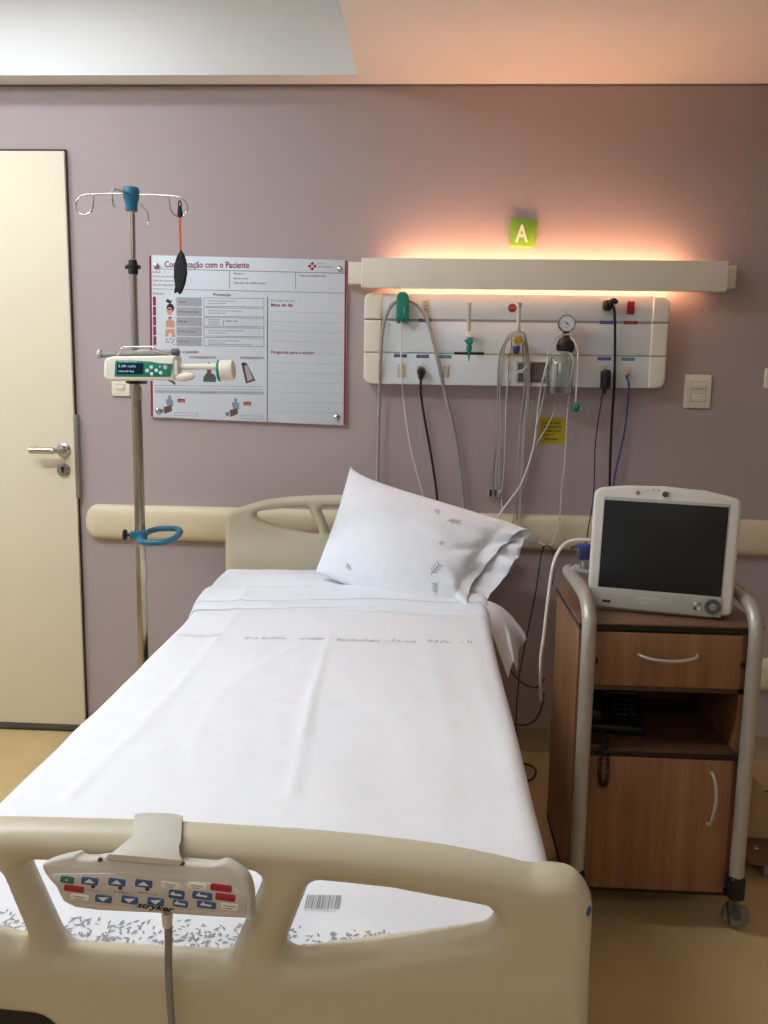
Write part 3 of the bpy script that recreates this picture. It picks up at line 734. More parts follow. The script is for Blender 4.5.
def plug_brick(q, p, m_): q.box((p.x, PY-.022, p.z), (.033, .038, .070), m_, .012, 4); q.lathe([(.006, 0), (.004, -.014)], (p.x, PY-.022, p.z-.034), (0, 0, 1), m_, 10)
def plug_rj(q, p, m_): q.box((p.x, PY-.010, p.z), (.012, .016, .016), LGREY, .002); q.box((p.x, PY-.016, p.z-.012), (.009, .010, .016), m_, .002)
cord_thing('mains_cable', 'black power cord plugged into the lower left of the gas panel', 'power cord', ((421.4, 371.6, PY), plug_round), [(421, 376, PY-.028), (420.6, 388, PY-.02), (421.4, 398, WY-.035), (425.6, 425, WY-.02), (430.6, 452, WY-.02), (436.6, 492, WY-.025), (439, 525, WY-.05)], .0043, BLACK)
cord_thing('mains_cable', 'thick black power cord from the top right socket of the gas panel', 'power cord', ((607.6, 305.8, PY), plug_side), [(611.2, 303.2, PY-.034), (613.6, 307, PY-.034), (614.8, 316, PY-.03), (615, 345, PY-.02), (614.4, 385, PY-.012), (612.6, 410, WY-.035), (611, 440, WY-.025), (610, 470, WY-.025), (609.4, 505, WY-.04), (608, 560, WY-.06)], .0046, BLACK)
cord_thing('power_adapter', 'black power adapter with a thin dark wire at the panel bottom right', 'power adapter', ((604.2, 380, PY), plug_brick), [(602.6, 391, PY-.022), (601.6, 400, WY-.05), (597.6, 425, WY-.03), (595, 450, WY-.025), (594.6, 470, WY-.025), (593, 500, WY-.04), (588, 530, WY-.06), (583, 560, WY-.07)], .0020, BLACK)
cord_thing('data_cable', 'blue data cable from the right end of the gas panel', 'cable', ((626.2, 373.4, PY), plug_rj), [(626.6, 377, PY-.018), (628.6, 384, PY-.014), (628, 400, WY-.04), (625.4, 425, WY-.025), (620.6, 450, WY-.025), (614.6, 476, WY-.03), (612.4, 500, WY-.045), (611, 560, WY-.06)], .0034, BLUE, BLUE)

# ---- hoses and leads looped over the air flowmeter
Yl = Yo-.022
def arch(lx, rx, top_, ldown, rdown, dy=0):
    Yq = Yl+dy
    L = [(lx, ldown, WY-.03)]
    if ldown > 430: L.append((lx+.6, 425, WY-.032))
    L += [(lx+1, 398, WY-.055), (lx+1.4, 372, PY-.012), (lx+4, 352, PY-.02), ((lx+517)/2, top_+7, Yq+.01), (512, top_+1, Yq), (518, top_, Yq), (524, top_+2, Yq), ((rx+522)/2, top_+8, Yq+.008), (rx-1.5, 352, PY-.025), (rx, 372, PY-.016), (rx-.5, 398, WY-.055)]
    if rdown > 430: L.append((rx-4, 432, WY-.035))
    L.append((rx-8, rdown, WY-.03)); return L
hose('sensor_lead', arch(496.8, 529.5, 331.6, 488, 500), .0032, HOSE, 'outermost thick grey lead looped over the yellow flowmeter', 'cable')
hose('sensor_lead', arch(498.8, 527.6, 333, 486, 517, -.004), .0028, LGREY, 'pale grey lead just inside the outermost loop over the yellow flowmeter', 'cable')
hose('sensor_lead', arch(506.5, 524.2, 335.4, 402, 524, -.008), .0026, HOSE, 'innermost grey lead looped tightly over the yellow flowmeter', 'cable')
hose('sensor_lead', [(503, 358, PY-.03), (505.4, 345, PY-.04), (511, 338, Yl-.006), (516, 336, Yl-.01), (521, 338, Yl-.006), (525.4, 350, PY-.035), (526, 375, PY-.02), (525, 395, WY-.055), (520, 430, WY-.03), (516.6, 470, WY-.03), (515, 505, WY-.04), (512, 530, WY-.05)], .0022, HOSE, 'thin dark grey lead from the yellow flowmeter ending above the pillow', 'cable')
t = thing('patient_lead', V(504, 500, WY-.03), 'thin white lead with a small grey clip hanging above the pillow', 'cable')
q = MB(); q.tube([V(*p) for p in [(507.5, 352, PY-.03), (505.6, 362, PY-.016), (506, 372, PY-.01), (507.4, 382, PY-.01), (506, 400, WY-.05), (505.4, 430, WY-.03), (504.4, 460, WY-.025), (503, 480, WY-.025), (501.6, 495, WY-.025), (502, 512, WY-.04)]], .0018, WCORD, 8); q.build('wire', t)
q = MB(); c = V(500, 493.6, WY-.03); q.box(c, (.012, .010, .026), LGREY, .003); q.cyl((c.x, c.y-.004, c.z-.002), (c.x, c.y-.0065, c.z-.002), .0035, DGREY, 12); q.build('clip', t)
t = thing('lead_connector', V(491.5, 496, WY-.03), 'bundle of fine dark wires ending in a black and grey connector block', 'cable')
for k in range(3):
    q = MB(); q.tube([V(*p) for p in [(497+k*.9, 386, WY-.06), (497.2+k, 410, WY-.035), (496.4+k*.6, 440, WY-.03), (493.4+k*1.2, 465, WY-.028), (490+k*3, 488, WY-.028)]], .0011, (MGREY, DGREY, LGREY)[k], 6); q.build('wire', t)
for k in range(4):
    q = MB(); c = V(488.2+k*2.4, 492.4+(k % 2)*.6, WY-.03); q.box(c, (.0075, .012, .020+.004*(k % 2)), (LGREY, BLACK, MGREY, DGREY)[k], .002); q.build('connector', t)
hose('monitor_lead', [(548.6, 358, Yv-.03), (544, 375, Yv-.01), (540.4, 392, WY-.05), (537.6, 412, WY-.03), (534.6, 440, WY-.025), (530, 460, WY-.03), (521, 484, WY-.06), (510, 500, WY-.08), (501, 512, WY-.1), (497, 522, WY-.13)], .0034, WCORD, 'bright white cord curving from the jar down to the pillow', 'cable')
hose('coiled_wire', [(507, 367, PY-.03), (508, 375, PY-.032), (510.5, 378, PY-.032), (511.8, 375.4, PY-.034), (509.6, 374, PY-.034), (512, 372, PY-.034), (516, 373.4, PY-.036), (519, 370.6, PY-.036), (523, 369.6, PY-.034), (527, 366, PY-.03)], .0017, WCORD, 'short curled white wire across the connector window of the gas panel', 'cable')
# plug block lying against the wall rail right of the pillow
t = thing('cable_coupler', V(534, 546, 2.93), 'pale square cable coupler with a white plug right of the pillow', 'connector')
q = MB(); q.M = Matrix.Translation(V(532.6, 538.4, 2.93)) @ Matrix.Rotation(math.radians(28), 4, 'Y'); q.box((0, 0, 0), (.040, .016, .032), LGREY, .004); q.build('block', t)
q = MB(); q.tube([V(*p) for p in [(536, 541, 2.93), (540, 543, 2.93), (545, 546, 2.93)]], lambda s_: .0055-.003*s_, WCORD, 10); q.build('plug', t)
q = MB(); q.tube([V(*p) for p in [(545, 546, 2.93), (543, 549, 2.92), (540.4, 560, 2.9), (536, 590, 2.88), (528, 630, 2.86), (521, 665, 2.84), (517, 700, 2.84), (516, 740, 2.84)]], .0022, BLACK, 7); q.build('wire', t)
hose('loose_cable', [(542, 547, 2.93), (548, 546, 2.92), (553, 551, 2.9), (555, 562, 2.8), (552, 585, 2.7)], .002, BLACK, 'thin black cable curving from the coupler towards the bedside cabinet', 'cable')
hose('loose_cable', [(509, 668, 2.8), (516, 677, 2.8), (526, 685, 2.78), (535, 687.5, 2.75), (541, 684, 2.7), (544, 679, 2.6)], .0034, DGREY, 'dark cable sagging low between the bed and the cabinet', 'cable')
hose('loose_cable', [(514, 724, 2.82), (524, 725, 2.82), (534, 721, 2.8), (541, 709, 2.75), (544, 694, 2.65)], .0034, DGREY, 'lowest dark cable looping near the floor between bed and cabinet', 'cable')
q = MB(); q.tube([at(x, y, Z=.0045) for x, y in ((519, 763), (527, 764.5), (533, 767), (536, 772), (533, 778), (528, 781), (520, 783))], .0034, BLACK, 8); q.build('loose_cable', None, 'short black cable loop lying on the floor beside the bed sheet', 'cable')

# ================================================================== IV POLE
PX, PYY = -.868, 2.5
def VP(x, y, Y=PYY): return at(x, y, Y=Y)
t = thing('iv_pole', (PX, PYY, 0), 'steel IV pole with teal hub and four hooks beside the bed', 'IV pole')
zc = lambda y: VP(134, y).z
q = MB(); q.cyl((PX, PYY, .06), (PX, PYY, zc(388)), .0155, STREAKED, 24); q.build('lower_tube', t)
q = MB(); q.cyl((PX, PYY, zc(388)), (PX, PYY, zc(268)), .0115, STEEL, 22); q.cyl((PX, PYY, zc(400)), (PX, PYY, zc(386)), .0165, STEEL, 22); q.build('middle_tube', t)
q = MB(); q.cyl((PX, PYY, zc(270)), (PX, PYY, zc(200)), .0095, CHROME, 20); q.build('upper_tube', t)
q = MB(); q.lathe([(.010, 0), (.0135, .002), (.0145, .012), (.0135, .017), (.0165, .019), (.0165, .028), (.0135, .030), (.0125, .040), (.010, .042)], (PX, PYY, zc(275)), (0, 0, 1), BLACK, 20)
q.cyl((PX-.022, PYY, zc(267)), (PX+.021, PYY, zc(267)), .006, BLACK, 12); q.build('locking_collar', t)
zh = zc(211)
q = MB(); q.lathe([(.0165, 0), (.0175, .004), (.0175, .022), (.0225, .034), (.0235, .056), (.0215, .064), (.010, .067), (0, .0675)], (PX, PYY, zh), (0, 0, 1), TEAL, 28); q.build('hub', t)
hookz = zc(195.5)
for k in range(4):
    a = PI*k/2+.02; d = Vector((math.cos(a), math.sin(a), 0)); o = Vector((PX, PYY, hookz+.001*k))
    rr = .168 if k % 2 == 0 else .155
    if k % 2 == 0: pr = [(.012, .002), (.06, .002), (.105, 0), (.128, -.001), (.146, -.006), (.158, -.018), (.162, -.034), (.154, -.050), (.139, -.057), (.122, -.051), (.113, -.036), (.110, -.018), (.110, -.006)]
    else: pr = [(.012, -.004), (.05, -.006), (.11, -.012), (.142, -.016), (.155, -.026), (.158, -.046), (.150, -.062), (.138, -.060)]
    q = MB(); q.tube([o+d*u_+Vector((0, 0, w_)) for u_, w_ in pr], .0027, CHROME, 10, 6)
    q.build('hook', t)
zr = VP(134, 535).z
q = MB(); q.lathe([(.0155, -.014), (.0215, -.012), (.0215, .012), (.0155, .014)], (PX, PYY, zr), (0, 0, 1), TEAL, 24)
q.box((PX-.022, PYY, zr), (.018, .022, .022), TEAL, .004); q.build('ring_clamp', t)
q = MB(); q.cyl((PX-.03, PYY, zr), (PX-.044, PYY, zr), .005, BLACK, 12)
q.lathe([(.007, 0), (.017, .002), (.017, .008), (.008, .011)], (PX-.042, PYY, zr), (-1, 0, 0), BLACK, 8); q.build('clamp_knob', t)
q = MB(); cxr, cyr = PX+.066, PYY-.012; rg = []
for k in range(24):
    a = 2*PI*k/24; ca, sa = math.cos(a), math.sin(a)
    u_ = .055*math.copysign(abs(ca)**.75, ca); w_ = .074*math.copysign(abs(sa)**.75, sa)
    rg.append((cxr+u_, cyr+w_-.1*u_, zr+.003+.12*w_+.05*u_))
q.tube(rg, .0092, TEAL, 12, 2, closed=True); q.build('push_ring', t)
q = MB(); q.lathe([(.016, .10), (.030, .095), (.040, .075), (.040, .055), (.0, .05)], (PX, PYY, 0), (0, 0, 1), DGREY, 28); q.build('base_hub', t)
for k in range(5):
    a = math.radians(90+72*k); d = Vector((math.cos(a), math.sin(a), 0)); o = Vector((PX, PYY, 0))
    q = MB(); q.tube([o+d*.02+Vector((0, 0, .07)), o+d*.12+Vector((0, 0, .075)), o+d*.24+Vector((0, 0, .066))], lambda s_: .015-.004*s_, STEEL, 10, 5); lg = q.build('leg', t)
    q = MB(); s1 = d.cross(Vector((0, 0, 1))); c = o+d*.24
    for sg in (-1, 1): q.lathe([(.010, -.006), (.024, -.005), (.025, 0), (.024, .005), (.010, .006)], c+s1*sg*.010+Vector((0, 0, .025)), s1, DGREY, 20)
    q.cyl(c+Vector((0, 0, .028)), c+Vector((0, 0, .064)), .006, STEEL, 10); q.build('castor', lg)

# strap hanging from the right hook
t = thing('hanging_pouch', VP(180, 296), 'flat black leaf-shaped pouch on an orange band hung from the right pole hook', 'pouch')
xh = VP(180, 214).x; z0 = VP(180, 208).z
q = MB(); q.box((xh, PYY, VP(180, 231).z), (.0062, .0025, .127), ORANGE, .0008); q.build('band', t)
q = MB(); q.lathe([(.004, .014), (.006, .008), (.0075, -.004), (.007, -.014), (.004, -.018)], (xh, PYY, VP(180, 211).z), (0, 0, 1), RUBBER, 10); q.tube([(xh-.0015, PYY, z0-.004), (xh-.004, PYY, z0+.012), (xh, PYY, z0+.02), (xh+.004, PYY, z0+.010), (xh+.002, PYY, z0-.004)], .0018, RUBBER, 8); q.build('loop', t)
pts = [(181.4, 249.6), (184.4, 254), (187, 263), (187.6, 273), (185.6, 284), (182, 293), (179.4, 294.8), (177.4, 291.6), (176, 293.6), (174, 292.6), (174.6, 289), (175.2, 286), (173.8, 277), (174.2, 266), (176.6, 257), (179.4, 252)]
PO = [(lambda v: (v.x, v.z))(VP(*p)) for p in pts][::-1]
vs, fs = relief(roundpoly(PO, .002, 2), [], .0022, dome(.010, .0055), lambda x, z: PYY-.001)
q = MB(); q.raw(vs, fs, RUBBER); q.build('pouch', t)

# ================================================================== INFUSION PUMP
IY = 2.44
fi = Fr((0, IY, 0)); Pi = lambda x, y, Y=IY-.045: (lambda v: (v.x, v.z))(at(x, y, Y=Y))
YFt = IY-.045
t = thing('infusion_pump', VP(138, 384, IY), 'cream and green syringe infusion pump clamped to the IV pole', 'infusion pump')
a = Pi(106, 356.5); c = Pi(175.5, 380); zi = (a[1]+c[1])/2
q = MB()
q.prism(roundpoly([Pi(104.5, 379), Pi(110, 381), Pi(174, 380.4), Pi(175.6, 355.4), Pi(112, 356.2), Pi(104, 358.6)], [.015, .008, .006, .006, .010, .015], 5), fi, -.012, .045, CREAMP, .007, 4)
q.prism(roundpoly([Pi(101.6, 378), Pi(108, 381.4), Pi(108.5, 355.8), Pi(102.4, 360)], .014, 5), fi, -.012, .036, WHITEP, .008, 4)
q.build('pump_body', t)
q = MB(); s_ = [Pi(114.4, 376.6), Pi(170.5, 377), Pi(172.6, 363.6), Pi(160, 363.2), Pi(150, 361.4), Pi(130, 360.4), Pi(115.4, 360.6)]
q.prism(roundpoly(s_, .004, 3), fi, .043, .0466, GREEN, .0012); q.build('front_panel', t)
q = MB(); q.prism(roundpoly([Pi(117, 374.2), Pi(143.6, 374.2), Pi(143.6, 363), Pi(117, 363)], .002, 2), fi, .046, .0474, LCD, .0005); scr = q.build('display', t)
q = MB(); f4 = Fr((0, IY-.0476, 0))
X, Z = Pi(118.4, 367.2); q.text('5.00 ml/h', f4, X, Z, .010, 0, LCDT, w=.050); X, Z = Pi(118.4, 372); q.text('stand-by', f4, X, Z, .009, 0, LCDT, w=.046); q.build('display_text', scr, fix=False)
for x, y, r_, m_ in ((147.4, 370.6, .0052, WHITEP), (151.6, 367.2, .0052, WHITEP), (156.6, 370.4, .0052, WHITEP), (152, 374, .0052, WHITEP), (161, 372.8, .0052, WHITEP), (165.4, 367.4, .0058, LGREY), (169.6, 373.4, .0035, PGREEN), (160.2, 366.6, .0025, WHITEP)):
    X, Z = Pi(x, y); q = MB(); q.lathe([(r_, 0), (r_, .0014), (r_*.75, .0022), (0, .0024)], (X, IY-.0465, Z), (0, -1, 0), m_, 14); q.build('button', t)
X, Z = Pi(119, 361.9); q = MB(); q.text('Syringe Pump', Fr((0, IY-.0468, 0)), X, Z, .0055, 0, WHITEP, w=.052); q.build('pump_writing', t, fix=False)
# rail and carrying handle above
q = MB(); q.tube([at(99.5, 354, Y=IY), at(120, 354.2, Y=IY), at(178, 352.6, Y=IY)], .0085, MGREY, 12, 2); q.cyl(at(98, 354, Y=IY), at(101.4, 354, Y=IY), .0125, LGREY, 16)
q.cyl(at(172, 352.8, Y=IY), at(178.6, 352.6, Y=IY), .0115, DGREY, 16); q.build('top_rail', t)
q = MB(); q.tube([at(117.6, 355, Y=IY-.015), at(120.6, 349.4, Y=IY-.03), at(125, 347.4, Y=IY-.03), at(138, 347, Y=IY-.03), at(151, 347, Y=IY-.03), at(156, 349.6, Y=IY-.03), at(162, 352.6, Y=IY-.02), at(172, 354, Y=IY-.015)], .0030, CHROME, 10, 5); q.build('carry_handle', t)
q = MB(); q.box(at(145, 351.6, Y=IY+.01), (.042, .03, .010), LGREY, .004); q.build('top_latch', t)
# syringe drive
q = MB(); q.cyl(at(175, 367, Y=IY-.02), at(222, 366.4, Y=IY-.02), .0085, CREAMP, 16); q.box(at(178, 368, Y=IY-.02), (.012, .045, .046), CREAMP, .004); q.build('plunger_rod', t)
q = MB(); a0 = at(218.4, 370.6, Y=IY-.02); q.M = Matrix.Translation(a0) @ Matrix.Rotation(math.radians(-3), 4, 'Y')
q.lathe([(.025, 0), (.0285, .003), (.0295, .007), (.0295, .036), (.027, .043), (.021, .046), (.0, .047)], (0, 0, 0), (1, 0, 0), CREAMP, 30); cp = q.build('drive_head', t)
q = MB(); q.M = Matrix.Translation(a0) @ Matrix.Rotation(math.radians(-3), 4, 'Y'); q.lathe([(.0265, -.001), (.0305, .001), (.0305, .007), (.0265, .009)], (0, 0, 0), (1, 0, 0), GREEN, 30); q.lathe([(.012, -.004), (.018, -.003), (.018, .004), (.0, .004)], (0, 0, 0), (1, 0, 0), WHITEP, 24); q.build('green_ring', cp)
q = MB(); c = at(185, 377, Y=IY-.03); bmx = bmesh.new(); bmesh.ops.create_uvsphere(bmx, u_segments=24, v_segments=14, radius=1)
bmesh.ops.scale(bmx, vec=(.030, .016, .0125), verts=bmx.verts); bmesh.ops.rotate(bmx, matrix=Matrix.Rotation(math.radians(-6), 3, 'Y'), verts=bmx.verts); bmesh.ops.translate(bmx, vec=c, verts=bmx.verts); q._merge(bmx, CREAMP); q.build('syringe_clamp', t)
q = MB(); c = at(135.5, 381, Y=IY); q.box((c.x, IY+.02, c.z), (.034, .07, .018), BLACK, .004); q.box((PX, PYY, c.z+.012), (.05, .046, .04), BLACK, .006)
q.tube([at(168, 380, Y=IY-.03), at(172, 381.6, Y=IY-.03), at(175, 384.4, Y=IY-.03)], .0028, PGREEN, 8); q.build('pole_clamp', t)

# ================================================================== THE BED
BXL, BXR = -.672, .182
BX = (BXL+BXR)/2
DECK = mat('dark_deck', '#2a2726', .7)
MY0, MY1 = .872, 2.79
bed = thing('hospital_bed', (BX, 1.8, 0), 'beige hospital bed with moulded headboard and footboard made up in white', 'bed')
def clip_profile(pts): return smooth2(pts, 5)
# footboard: outline measured about its own centre
FCX, FYC = -.270, .80
# outline in u (from centre), z
top = [(-.445, .60), (-.445, .72), (-.445, .790), (-.441, .818), (-.426, .838), (-.402, .843), (-.380, .842), (-.345, .850), (-.28, .861), (-.18, .870), (-.06, .874), (.06, .874), (.18, .870), (.28, .861), (.345, .850), (.380, .842), (.402, .843), (.426, .838), (.441, .818), (.445, .790), (.445, .72), (.445, .50)]
outer = smooth2([(-.445, .45)]+top+[(.43, .41), (.30, .40), (0, .40), (-.30, .40), (-.43, .41)], 3)
def mir(P): return [(-x, z) for x, z in P][::-1]
h2 = roundpoly([(-.138, .834), (.116, .834), (.076, .733), (-.098, .733)], [.016, .016, .022, .022], 8)
h3 = roundpoly([(.160, .826), (.24, .820), (.338, .803), (.348, .790), (.338, .775), (.25, .758), (.128, .736)], [.018, .03, .012, .008, .012, .05, .016], 7)
s1 = roundpoly([(.322, .56), (.322, .655), (.242, .661), (.242, .56)], .022, 6)
s1b = roundpoly([(-.42, .52), (-.42, .672), (-.12, .662), (-.07, .62), (-.07, .52)], .03, 6)
def foot_thick(d, x, z):
    k = min(1, max(0, (z-.66)/.06)); t0 = .017+.010*k
    r_ = .024
    base = t0 if d >= r_ else t0*math.sqrt(max(0, 1-((r_-d)/r_)**2))
    return base
def foot_bend(x, z): return FYC+.010*(x/.44)**2-.012*(1-min(1, max(0, (z-.62)/.12)))
vs, fs = relief(outer, [h2, h3, mir(h3), s1b, s1], .0042, foot_thick, foot_bend)
q = MB(); q.raw([(x*1.008+FCX, y, z) for x, y, z in vs], fs, BEDP); fb = q.build('footboard', bed, fix=False, sharp=60)
q = MB(); c = at(587.6, 911, Y=.793); q.lathe([(.0052, -.006), (.0052, .0012), (.0035, .002), (0, .002)], c, (.75, -.66, .1), BLUEL, 14); q.build('round_plug', fb)
# headboard
HCX, HYC = -.250, 2.862
top = [(-.440, .62), (-.440, .78), (-.441, .845), (-.437, .872), (-.420, .890), (-.385, .902), (-.345, .915), (-.30, .928), (-.22, .940), (-.10, .948), (0, .950), (.10, .948), (.22, .940), (.30, .928), (.345, .915), (.385, .902), (.420, .890), (.437, .872), (.441, .845), (.440, .78), (.440, .62)]
outer = smooth2([(-.430, .50)]+top+[(.430, .50), (0, .49)], 3)
hh = roundpoly([(-.332, .886), (-.24, .901), (-.158, .908), (-.112, .812), (-.155, .816), (-.26, .838), (-.330, .866)], [.012, .03, .014, .012, .02, .05, .012], 7)
hm = roundpoly([(-.115, .908), (.115, .908), (.078, .815), (-.078, .815)], [.014, .014, .02, .02], 7)
vs, fs = relief(outer, [hh, hm, mir(hh)], .006, lambda d, x, z: dome(.022, .021)(d), lambda x, z: HYC-.015*(x/.44)**2)
q = MB(); q.raw([(x+HCX, y, z) for x, y, z in vs], fs, BEDP); q.build('headboard', bed, fix=False, sharp=60)
q = MB(); q.bb(BXL+.02, BXR-.02, .84, 2.83, .40, .47, DECK, .01); q.build('deck', bed)
q = MB(); q.bb(-.655, .125, .838, .850, .42, .640, DECK, .004); q.build('slot_shade_panel', bed)  # dark sheet added so the footboard slots look black with shade
q = MB(); q.bb(BXL+.12, BXR-.12, 1.1, 2.6, .16, .24, LGREY, .015); 
for y in (1.3, 2.4): q.bb(BX-.06, BX+.06, y-.06, y+.06, .22, .41, LGREY, .01)
q.build('base_frame', bed)
for x in (BXL+.1, BXR-.1):
    for y in (1.0, 2.7):
        q = MB(); q.bb(x-.03, x+.03, min(y, 1.12), max(y, 2.58) if y > 2 else 1.12, .17, .22, LGREY, .008)
        q.cyl((x, y, .10), (x, y, .2), .018, STEEL, 14); q.lathe([(.02, -.02), (.055, -.018), (.0605, 0), (.055, .018), (.02, .02)], (x, y, .061), (1, 0, 0), DGREY, 26); q.build('castor', bed)

# ---- surfaces of mattress and sheets
def sstep(a, b_, x):
    t_ = min(1, max(0, (x-a)/(b_-a))); return t_*t_*(3-2*t_)
def mtop(y): return .648+.042*sstep(2.15, 2.72, y)
def nz(x, y, s_=1, k=0): return noise.noise(Vector((x*s_, y*s_, k*3.7)))
CR = [((330, 640), (312, 700), (292, 800), .0075, .013), ((250, 600), (170, 700), (70, 800), .0060, .014), ((430, 640), (445, 720), (450, 800), .0035, .022),
      ((205, 700), (330, 712), (480, 705), .0035, .024), ((60, 770), (200, 745), (330, 760), .0035, .020), ((300, 650), (230, 690), (190, 760), .0032, .018), ((470, 650), (500, 740), (525, 840), .0034, .018)]
CRW = []
for (a, b_, c, h_, w_) in CR:
    pts = catmull([at(*a, Z=.655), at(*b_, Z=.655), at(*c, Z=.655)], 70); CRW.append((np.array([(p.x, p.y) for p in pts]), h_, w_))
def crease(x, y):
    s_ = 0
    for P_, h_, w_ in CRW:
        d2 = ((P_[:, 0]-x)**2+(P_[:, 1]-y)**2).min(); d = math.sqrt(d2)
        s_ += h_*math.exp(-(d/w_)**2)*(.55+.6*nz(x, y, 7, 3))
    return s_
def sheet_z(x, y):
    z = mtop(y)+.012
    z += .0050*nz(x, y, 3.2)+.0022*nz(x, y, 9, 1)+crease(x, y)
    z += .0020*nz(x*1.2+y*.3, y*.35, 16, 2)
    z += .006*math.exp(-((x-BX)/.25)**2)
    z -= .030*(1-math.sqrt(max(0, 1-max(0, (.912-y)/.034)**2)))
    return z
def drape_mesh(y0, y1, ny, zf, offs, dropL, dropR, flareR, thick=.0025, cr=.030, nx=74, seedk=0, flareL=.03, wav=1.0):
    """cloth laid over the mattress with both sides hanging"""
    sec = []
    rows = []
    for j in range(ny+1):
        y = y0+(y1-y0)*j/ny; row = []
        dl, dr_ = dropL(y), dropR(y)
        S = []
        nd = 12
        for i in range(nd, 0, -1): S.append(('L', i/nd))
        for i in range(5): S.append(('CL', i/5))
        for i in range(nx+1): S.append(('T', i/nx))
        for i in range(4, -1, -1): S.append(('CR', i/5))
        for i in range(1, nd+1): S.append(('R', i/nd))
        xl = BXL-offs; xr_ = BXR+offs
        for k, s_ in S:
            if k == 'T':
                x = xl+cr+(xr_-xl-2*cr)*s_; z = zf(x, y)
            elif k == 'CL':
                a = s_*PI/2; x = xl+cr-cr*math.cos(a)*1.0; z = zf(xl+cr, y)-cr+cr*math.sin(a)
            elif k == 'CR':
                a = s_*PI/2; x = xr_-cr+cr*math.cos(a); z = zf(xr_-cr, y)-cr+cr*math.sin(a)
            elif k == 'L':
                z = zf(xl+cr, y)-cr-dl*s_; x = xl-flareL*s_*(.6+.5*nz(y, 0, 4.5, 5+seedk))-.004*wav*s_*math.sin(y*22)
            else:
                z = zf(xr_-cr, y)-cr-dr_*s_; x = xr_+flareR(y)*s_*(.75+.5*nz(y, 0, 4.2, 9+seedk))+.005*wav*s_*math.sin(y*19+1)
            row.append(Vector((x, y, z)))
        rows.append(row)
    n = len(rows[0]); m_ = len(rows)
    vs = [p for r in rows for p in r]; fs = [(j*n+i, j*n+i+1, (j+1)*n+i+1, (j+1)*n+i) for j in range(m_-1) for i in range(n-1)]
    # thickness: offset copy along averaged normals
    N = [Vector((0, 0, 0)) for _ in vs]
    for f in fs:
        nn = (vs[f[1]]-vs[f[0]]).cross(vs[f[3]]-vs[f[0]])
        for k in f: N[k] += nn
    k0 = len(vs); vs2 = [v-N[i].normalized()*thick for i, v in enumerate(vs)]
    fs2 = [tuple(a+k0 for a in f[::-1]) for f in fs]
    rim = []
    for i in range(n-1): rim.append((i+1, i, k0+i, k0+i+1)); a = (m_-1)*n; rim.append((a+i, a+i+1, k0+a+i+1, k0+a+i))
    for j in range(m_-1): rim.append((j*n, (j+1)*n, k0+(j+1)*n, k0+j*n)); rim.append(((j+1)*n+n-1, j*n+n-1, k0+j*n+n-1, k0+(j+1)*n+n-1))
    return vs+vs2, fs+fs2+rim
# mattress in its patterned cover
mt = thing('mattress', (BX, 1.83, .47), 'white mattress cover with grey leaf print showing at the foot of the bed', 'mattress')
q = MB(); ny = 60; prof = rrect(BXL, 0, BXR, 1, .03, 6)
vs = []; ring = []
def ring_at(y, inset, zt_, zb_):
    o_ = []
    for x, z in rrect(BXL+inset, zb_+inset, BXR-inset, zt_-inset, .034, 6): o_.append((x, y, z))
    return o_
ys = [(MY0, .022), (MY0+.006, .010), (MY0+.018, .002), (MY0+.03, 0)]+[(MY0+.03+(MY1-MY0-.06)*i/50, 0) for i in range(1, 50)]+[(MY1-.03, 0), (MY1-.018, .002), (MY1-.006, .010), (MY1, .022)]
R_ = [ring_at(y, s_, mtop(y)+.001*nz(0, y, 8), .478) for y, s_ in ys]; n = len(R_[0])
vs = [p for r in R_ for p in r]; fs = [(j*n+i, j*n+(i+1) % n, (j+1)*n+(i+1) % n, (j+1)*n+i) for j in range(len(R_)-1) for i in range(n)]+[tuple(range(n)), tuple((len(R_)-1)*n+i for i in range(n))[::-1]]
q.raw(vs, fs, LINEN); q.build('mattress_cover', mt)
# cover corner hanging beside the footboard
q = MB(); nn_ = 12; vs = []
for i in range(nn_+1):
    for j in range(nn_+1):
        u_, w_ = i/nn_, j/nn_
        x = BXR+.003+.022*w_*(.6+.4*math.sin(u_*9)); y = .885+.11*u_; z = .640-.10*w_-.03*w_*u_; vs.append((x, y, z))
fs = [(i*(nn_+1)+j, i*(nn_+1)+j+1, (i+1)*(nn_+1)+j+1, (i+1)*(nn_+1)+j) for i in range(nn_) for j in range(nn_)]
vs2 = [(x-.003, y, z) for x, y, z in vs]; k0 = len(vs)
q.raw(vs+vs2, fs+[tuple(a+k0 for a in f[::-1]) for f in fs], LINEN); q.build('corner_flap', mt)

# white top sheet
SY0, SY1 = .880, 2.44
def sz(x, y):
    return sheet_z(x, y)
vs, fs = drape_mesh(SY0, SY1, 210, sz, .006, lambda y: .17, lambda y: .26, lambda y: .056-.008*sstep(1.2, 2.2, y), nx=190)
sh = thing('top_sheet', (BX, 1.7, .5), 'smooth white top sheet with faint grey embroidered motifs covering the bed', 'bed sheet')
q = MB(); q.raw(vs, fs, LINEN); q.build('sheet', sh, sharp=70)
